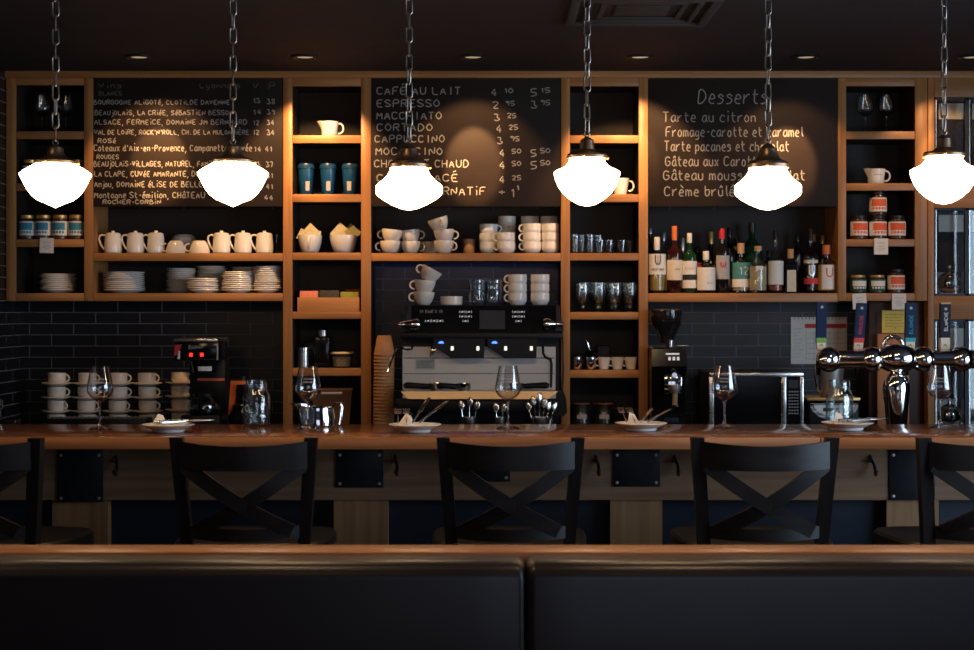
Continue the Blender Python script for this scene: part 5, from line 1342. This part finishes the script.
m = MB(); mk = m.mark(); m.sphere((0, 0, 0), 1, 36, 20); m.xf(mk, Matrix.Translation((tx(897.5), 0, tz(358.5))) @ Matrix.Diagonal((.078, .056, .054, 1))); m.build('centre_bulb', 'chrome', tw)
m = MB()
m.tube([(tx(896)+.036*math.cos(j*PI/14), .045, tz(346.5)+.036*math.sin(j*PI/14)) for j in range(28)], .0085, 12, closed=True); m.build('top_ring', 'chrome', tw)
for px in (829, 871.5, 923, 961):
    m = MB(); m.sphere((tx(px), 0, zc), .0475, 30, 18, 1.0); m.build('ball_joint', 'chrome', tw)
m = MB(); m.sphere((tx(823.5), -.02, zc-.003), .032, 24, 14); m.build('end_cap', 'chrome', tw)
def tap(px, px_top, top, body, band, cream_from, text=None, tcol='label_white', cap=None):
    xb, xt = X(px, DTAP+.05) - tx0, X(px_top, DTAP+.05) - tx0
    t0, b0 = tz(top), tz(350)
    def lerp(z): return xb + (xt-xb)*(z-b0)/(t0-b0)
    def slab(za, zb, w, y, mat, name, par, dth=.011):
        m = MB(); m.loft([[(lerp(z)-w, -dth+y, z), (lerp(z)+w, -dth+y, z), (lerp(z)+w, dth+y, z), (lerp(z)-w, dth+y, z)] for z in (za, zb)])
        return m.build(name, mat, par)
    yy = .055
    st_ = MB(); st_.cyl(.008, tz(357), b0+.002, 12, (xb, yy, 0)); st_.tube([(xb, .02, zc), (xb, yy, zc+.0), (xb, yy+.03, zc-.01), (xb, yy+.045, zc-.06)], [.016, .014, .011, .009], 12); st_.build('faucet', 'chrome', tw)
    h = slab(tz(338), t0, .0185, yy, body, 'tap_handle', tw)
    if band: slab(tz(cream_from), tz(338), .0187, yy, band, 'colour_band', h)
    slab(b0, tz(cream_from), .0165, yy, 'label_cream', 'handle_base', h)
    if cap: slab(t0, t0+.006, .0187, yy, cap, 'handle_cap', h)
    zt = tz(top+5)
    m = MB(); xs = lerp(zt)
    for a in range(3):
        an = a*PI/3; m.ribbon([(xs-.006*math.cos(an), zt-.006*math.sin(an)), (xs+.006*math.cos(an), zt+.006*math.sin(an))], .0016, yy-.0118)
    m.build('printed_star', 'label_white', h)
    if text:
        z_ = tz(334) if body != 'purple_paint' else tz(331)
        m = MB(); m.text(text, 0, z_, .0135, yy-.0118, .0017, width=L(19, DTAP), up=True)
        m.v = [(v[0] + lerp(v[2]) + .008, v[1], v[2]) for v in m.v]
        m.build('lettering', tcol, h)
    m = MB(); m.ribbon([(xb-.006, tz(346)), (xb, tz(344.5)), (xb+.006, tz(346.5))], .003, yy-.0118); m.build('base_print', 'ink', h)
tap(821, 821.8, 302, 'navy_paint', 'band_green', 343, None)
tap(858, 862, 303, 'navy_paint', 'label_red', 343, 'ROUSSE', 'label_red')
tap(910, 910.8, 303, 'navy_paint', 'band_teal', 342, 'BLONDE', 'band_teal')
tap(944.8, 945.5, 304, 'purple_paint', None, 338, 'BLANCHE', 'label_white', 'cork')

# ------------------------------------------------------------------ bar stools
def make_stool():
    t = thing('bar_stool', '', 'bar stool')
    TZ = Z(437.5, 4.70)
    def yc(x, a=.205): return -.235 - .055*(1-min(1, (x/a)**2))
    m = MB()
    for sg in (-1, 1):
        p = MB(); p.beam((sg*.168, -.195, .74), (sg*.196, -.235, TZ), .034, .040, .038, .036)
        p.beam((sg*.20, -.235, 0), (sg*.168, -.195, .745), .034, .036, .034, .040)
        p.build('rear_leg', 'black_wood_upright', t)
        p = MB(); p.beam((sg*.21, .205, 0), (sg*.195, .18, .745), .034, .034, .038, .038); p.build('front_leg', 'black_wood_upright', t)
    def curved(x0, x1, top, bot, th, a, y0=0.0, n=16):
        secs = []
        for i in range(n+1):
            x = x0 + (x1-x0)*i/n; y = yc(x, a) + y0
            secs.append([(x, y-th/2, bot(x)), (x, y+th/2, bot(x)), (x, y+th/2, top(x)), (x, y-th/2, top(x))])
        mb = MB(); mb.loft(secs); return mb
    q = lambda x: 1-(x/.2)**2
    curved(-.186, .186, lambda x: TZ-.008-.014*q(x), lambda x: TZ-.090-.003*q(x), .020, .205).build('top_rail', 'black_wood', t)
    curved(-.160, .160, lambda x: .850-.008*q(x), lambda x: .814-.008*q(x), .024, .18, .028).build('lower_rail', 'black_wood', t)
    for sg in (-1, 1):
        n = 18; cl_ = []
        for i in range(n+1):
            u = i/n
            cl_.append((sg*(.172 - u*(.172+.140)), TZ-.078 - u*(TZ-.078-.832) - .010*math.sin(PI*u), u))
        secs = []
        for i, (x, z, u) in enumerate(cl_):
            a, b = cl_[max(0, i-1)], cl_[min(n, i+1)]
            dx, dz = b[0]-a[0], b[1]-a[1]; l_ = math.hypot(dx, dz)
            nx, nz = -dz/l_*.021, dx/l_*.021
            y = yc(x) + .028*u + (.001 if sg > 0 else -.001)
            secs.append([(x-nx, y-.008, z-nz), (x+nx, y-.008, z+nz), (x+nx, y+.008, z+nz), (x-nx, y+.008, z-nz)])
        mb = MB(); mb.loft(secs); mb.build('cross_strap', 'black_wood', t)
    s = MB(); ST = .79
    def ring(z, k, dz=0):
        pts = []
        for i in range(28):
            a = 2*PI*i/28; c, s_ = math.cos(a), math.sin(a)
            ex_ = .235 + .02*s_
            pts.append((k*ex_*math.copysign(abs(c)**.45, c), k*.205*math.copysign(abs(s_)**.45, s_) + .005, z))
        return pts
    s.loft([ring(ST-.042, .97), ring(ST-.036, 1.0), ring(ST-.008, 1.0), ring(ST, .965), ring(ST-.006, .7)]); s.build('seat', 'seat_wood', t)
    for nm, (a, b) in {'x': ((-.2, .2), (.19, .19))}.items():
        MB().box(-.2, .2, .185, .21, .26, .29, .003).build('stretcher', 'black_wood', t)
    for sg in (-1, 1): MB().box(sg*.2-.013, sg*.2+.013, -.22, .2, .30, .325, .003).build('stretcher', 'black_wood', t)
    return t
stl = Proto(make_stool())
for px, rz, dy, lb in [(-21, -.10, 0, 'dark cross-back bar stool cut by the left photo edge'), (244, .0, 0, 'dark cross-back bar stool below the glass jar and steel jug'), (510.5, .0, 0, 'dark cross-back bar stool before the espresso machine'),
                       (764.5, .0, 0, 'dark cross-back bar stool below the microwave'), (986, .05, 0, 'dark cross-back bar stool below the beer tower, cut by frame')]:
    stl.put((X(px, 4.70), 4.935, 0), lb, 'bar stools along the counter', rz=rz)

# ------------------------------------------------------------------ banquette in front
bq = thing('banquette', 'black leather banquette back with a wooden cap rail', 'banquette', (0, 3.1, 0))
ZR = 1.0
MB().box(-1.7, 1.9, .066, .165, ZR-.03, ZR, .004).build('cap_rail', 'rail_wood', bq)
MB().box(-1.7, 1.9, .075, .155, 0, ZR-.03).build('partition', 'dark_cabinet', bq)
def cushion(x0, x1):
    m = MB(); n = 40; secs = []
    r = .032; D0, D1 = -.065, .064
    prof = []
    zt = ZR - .002
    for i in range(9):
        a = PI*i/8/1.0
        pass
    outline = [(D1, .48), (D1, zt-.02), (D1-.006, zt-.008), (D1-.02, zt-.001)]
    for i in range(9):
        a = PI/2 + (PI/2)*i/8
        outline.append((D0 + r + r*math.cos(a), zt - r + r*math.sin(a)))
    outline += [(D0-.006, zt-.12), (D0-.012, zt-.22), (D0-.012, zt-.34), (D0-.004, .50), (D0+.02, .48)]
    cy, cz = (D0+D1)/2, .75
    e = .016
    xs = [x0 + e*(1-math.cos(PI/2*i/6)) for i in range(7)] + [x0 + e + (x1-x0-2*e)*i/20 for i in range(1, 20)] + [x1 - e*(1-math.cos(PI/2*(6-i)/6)) for i in range(7)]
    for x in xs:
        t = min((x-x0)/e, (x1-x)/e, 1.0); t = max(t, 0)
        k = math.sqrt(max(0, 1-(1-t)**2))
        sh = .015*(1-k)
        sec = []
        for (y, z) in outline:
            yy = y + sh if y < cy else y
            z2 = z - sh if z > cz else z
            sec.append((x, min(yy, D1), z2))
        secs.append(sec)
    m.loft(secs); return m
SX = X(526, 3.05)
cushion(-1.66, SX-.001).build('back_cushion', 'leather', bq, angle=60)
cushion(SX+.001, 1.86).build('back_cushion', 'leather', bq, angle=60)
MB().box(-1.66, 1.86, -.60, .06, .34, .47, .03).build('seat_cushion', 'leather', bq)
MB().box(-1.66, 1.86, -.52, .07, 0, .34).build('plinth', 'dark_cabinet', bq)

# ------------------------------------------------------------------ pendant lamps
DL = 4.97
k_ = DL / F
KR = .965 * k_
GP = {'A': [(18.6, 0), (25, 3.5), (33, 8), (36.5, 11), (36.5, 12.5), (34.5, 16), (32, 21), (28.7, 27), (24, 33), (18, 37.5), (10, 40.5), (4.5, 43), (0, 45)],
      'B': [(19.3, 0), (20, 4), (22.5, 8.5), (27, 13), (31.5, 16.3), (34, 18.5), (34.3, 19.5), (34.3, 26.5), (33, 28.5), (28, 32.5), (18, 38), (8, 42), (0, 43.3)],
      'C': [(17.6, 0), (19, 4.5), (22.5, 8.5), (27, 11), (31, 12.5), (34.2, 14.5), (34.3, 17), (33, 22), (30, 29), (25, 36), (18, 42), (9, 47), (0, 49)]}
def make_lamp(kind, capstyle):
    t = thing('pendant_lamp', '', 'lamp')
    # origin: top plane of the glass shade
    g = GP[kind]
    MB().lathe([(0, .001)] + [(r*KR, -z*k_) for r, z in g], 44).build('glass_shade', 'globe_glass', t, angle=60)
    if kind == 'A': cp = [(0, 0), (20.5, -1), (21, 1.5), (19.5, 3), (12, 5), (9, 8), (7.8, 12), (7.5, 15), (5, 17), (0, 18)]
    elif kind == 'B': cp = [(0, 0), (20, -1), (20.5, 2.5), (19, 5), (13, 7.5), (10.5, 11), (9, 15), (8.5, 18), (5.5, 21), (3, 23), (0, 24)]
    else: cp = [(0, 0), (20, -1), (20.5, 1.5), (19, 3.5), (11, 5), (7.5, 8), (7, 13), (6.8, 17), (3, 20), (0, 21)]
    H = cp[-1][1]
    fx_ = MB().lathe([(r*k_, z*k_) for r, z in cp], 36).build('fitter_cap', 'bronze', t)
    for a in (.3, 2.4, 4.5):
        m = MB(); mk = m.mark(); m.cyl(.0035, .056, .068, 10); m.sphere((0, 0, .068), .0048, 10, 6); m.xf(mk, Matrix.Rotation(a, 4, 'Z') @ Matrix.Rotation(PI/2, 4, 'Y'))
        m.build('thumb_screw', 'cap_gold', fx_)
    return t, H*k_
lamps = [(55.5, 163, 'A', 'first pendant lamp, in front of the left-wall shelf tower'), (233, 162, 'A', 'second pendant lamp, hanging before the wine list board'), (409, 167, 'B', 'third pendant lamp, hanging before the coffee list board'),
         (587, 157.5, 'C', 'fourth pendant lamp, between coffee and dessert boards'), (768, 167, 'B', 'fifth pendant lamp, hanging before the dessert board'), (944, 155.5, 'C', 'sixth pendant lamp, before the glazed cabinet')]
for i, (px, py, kd, lb) in enumerate(lamps):
    t, hc = make_lamp(kd, i)
    t.location = (X(px, DL), DL, Z(py, DL)); t['label'] = 'lit white glass ' + lb; t['group'] = 'pendant lamps over the bar'
    topz = CEIL - Z(py, DL)
    m = MB()
    mk = m.mark(); m.tube([(.008*math.cos(a), 0, hc+.007+.008*math.sin(a)) for a in [j*PI/8 for j in range(16)]], .0022, 6, closed=True)
    z = hc + .008; j = 0; ln, wd_ = .050, .0095
    rot = 1
    while z < topz - .012:
        zt = min(z + ln, topz - .006)
        hl = (zt - z)/2 - wd_
        pts = []
        for q in range(16):
            a = 2*PI*q/16
            pts.append((wd_*math.cos(a), 0, wd_*math.sin(a) + (hl if math.sin(a) > 0 else -hl)))
        mk = m.mark(); m.tube(pts, .0027, 6, closed=True)
        m.xf(mk, Matrix.Translation((0, 0, (z+zt)/2)) @ Matrix.Rotation((PI/2 if rot else 0) + random.uniform(-.25, .25) + .35, 4, 'Z'))
        rot = 1-rot; z = zt - .007; j += 1
        if zt > topz - .0061: break
    m.build('chain', 'chain_metal', t)
    MB().lathe([(0, topz-.0005), (.055, topz-.0005), (.055, topz-.006), (.02, topz-.012), (0, topz-.013)], 28).build('ceiling_canopy', 'bronze', t)

# ------------------------------------------------------------------ ceiling: downlights and vent
DD = F / 240.0
for i, px in enumerate((139, 305, 473, 640, 806, 972)):
    t = thing('recessed_downlight', 'recessed ceiling downlight, %s from the left wall' % NTH[i], 'downlight', (X(px, DD), DD, CEIL), 0, 'downlights along the shelving')
    MB().lathe([(.058, -.0005), (.058, -.004), (.050, -.010), (.042, -.006), (.040, -.0005)], 30).build('trim_ring', 'black_steel', t)
    MB().lathe([(0, -.001), (.040, -.001), (.034, -.004), (0, -.005)], 24).build('lens', 'downlight_lens', t)
    for nm_, en, tilt, size, bl in (('downlight_beam', [62, 26, 100, 26, 78, 12][i], 48, 28, .45), ('downlight_spill', [19, 54, 20, 40, 10, 12][i], 41, 72, .4)):
        ld = bpy.data.lights.new(nm_, 'SPOT'); lo = bpy.data.objects.new(nm_, ld); COL.objects.link(lo)
        lo.location = (X(px, DD), DD, CEIL-.012); lo.rotation_euler = (math.radians(tilt), 0, 0)
        ld.energy = en; ld.color = (1, .55, .23); ld.spot_size = math.radians(size); ld.spot_blend = bl; ld.shadow_soft_size = .015
v = thing('air_vent', 'square dark ceiling air diffuser above the bar', 'vent', (.545, 5.70, CEIL))
for i, (a, b, z0, z1) in enumerate(((.258, .225, -.016, -.001), (.20, .18, -.012, -.001), (.15, .13, -.008, -.001), (.095, .0, -.006, -.001))):
    m = MB()
    if b == 0: m.box(-a, a, -a, a, z0, z1, .002)
    else:
        for (x0, x1, y0, y1) in ((-a, a, -a, -b), (-a, a, b, a), (-a, -b, -b, b), (b, a, -b, b)): m.box(x0, x1, y0, y1, z0, z1, .002)
    m.build('diffuser_ring' if b else 'diffuser_core', 'plaster', v)

# ------------------------------------------------------------------ daylight through the windows
def area(name, loc, rot, sx, sy, e, col):
    ld = bpy.data.lights.new(name, 'AREA'); ld.shape = 'RECTANGLE'; ld.size = sx; ld.size_y = sy; ld.energy = e; ld.color = col
    o = bpy.data.objects.new(name, ld); COL.objects.link(o); o.location = loc; o.rotation_euler = rot; return o
area('daylight_side', (XR+.3, (WY0+WY1)/2, (WZ0+WZ1)/2), (0, PI/2, 0), WZ1-WZ0, WY1-WY0, 125, (.60, .79, 1))
area('daylight_front', ((FX0+FX1)/2, YF-.3, 1.55), (PI/2, 0, 0), FX1-FX0, 1.6, 20, (.66, .76, 1))
for y, e in ((4.35, 17), (2.75, 15), (1.0, 12)):     # the dining side's own ceiling downlights
    for x in (-1.75, -.6, .55, 1.7):
        ld = bpy.data.lights.new('dining_downlight', 'SPOT'); lo = bpy.data.objects.new('dining_downlight', ld); COL.objects.link(lo)
        lo.location = (x, y, CEIL-.012); ld.energy = e; ld.color = (1, .64, .34); ld.spot_size = math.radians(125); ld.spot_blend = .6; ld.shadow_soft_size = .035
wd = bpy.data.worlds.new('World'); SC.world = wd; wd.use_nodes = True
wd.node_tree.nodes['Background'].inputs[0].default_value = (.35, .45, .6, 1); wd.node_tree.nodes['Background'].inputs[1].default_value = .1

# ------------------------------------------------------------------ camera and view
cd = bpy.data.cameras.new('Camera'); co = bpy.data.objects.new('Camera', cd); COL.objects.link(co)
co.location = (0, 0, CAMZ); co.rotation_euler = (PI/2, 0, 0)
cd.sensor_width = 36; cd.lens = F/974*36; cd.shift_y = -13/974
cd.dof.use_dof = True; cd.dof.focus_distance = 5.5; cd.dof.aperture_fstop = 5.6
cd.clip_start = .05
SC.camera = co
vs = SC.view_settings
vs.view_transform = 'Standard'; vs.look = 'None'; vs.exposure = 0; vs.gamma = 1; vs.use_curve_mapping = False
SC.cycles.transparent_max_bounces = 32
SC.cycles.caustics_reflective = False; SC.cycles.caustics_refractive = False
SC.cycles.sample_clamp_indirect = 4
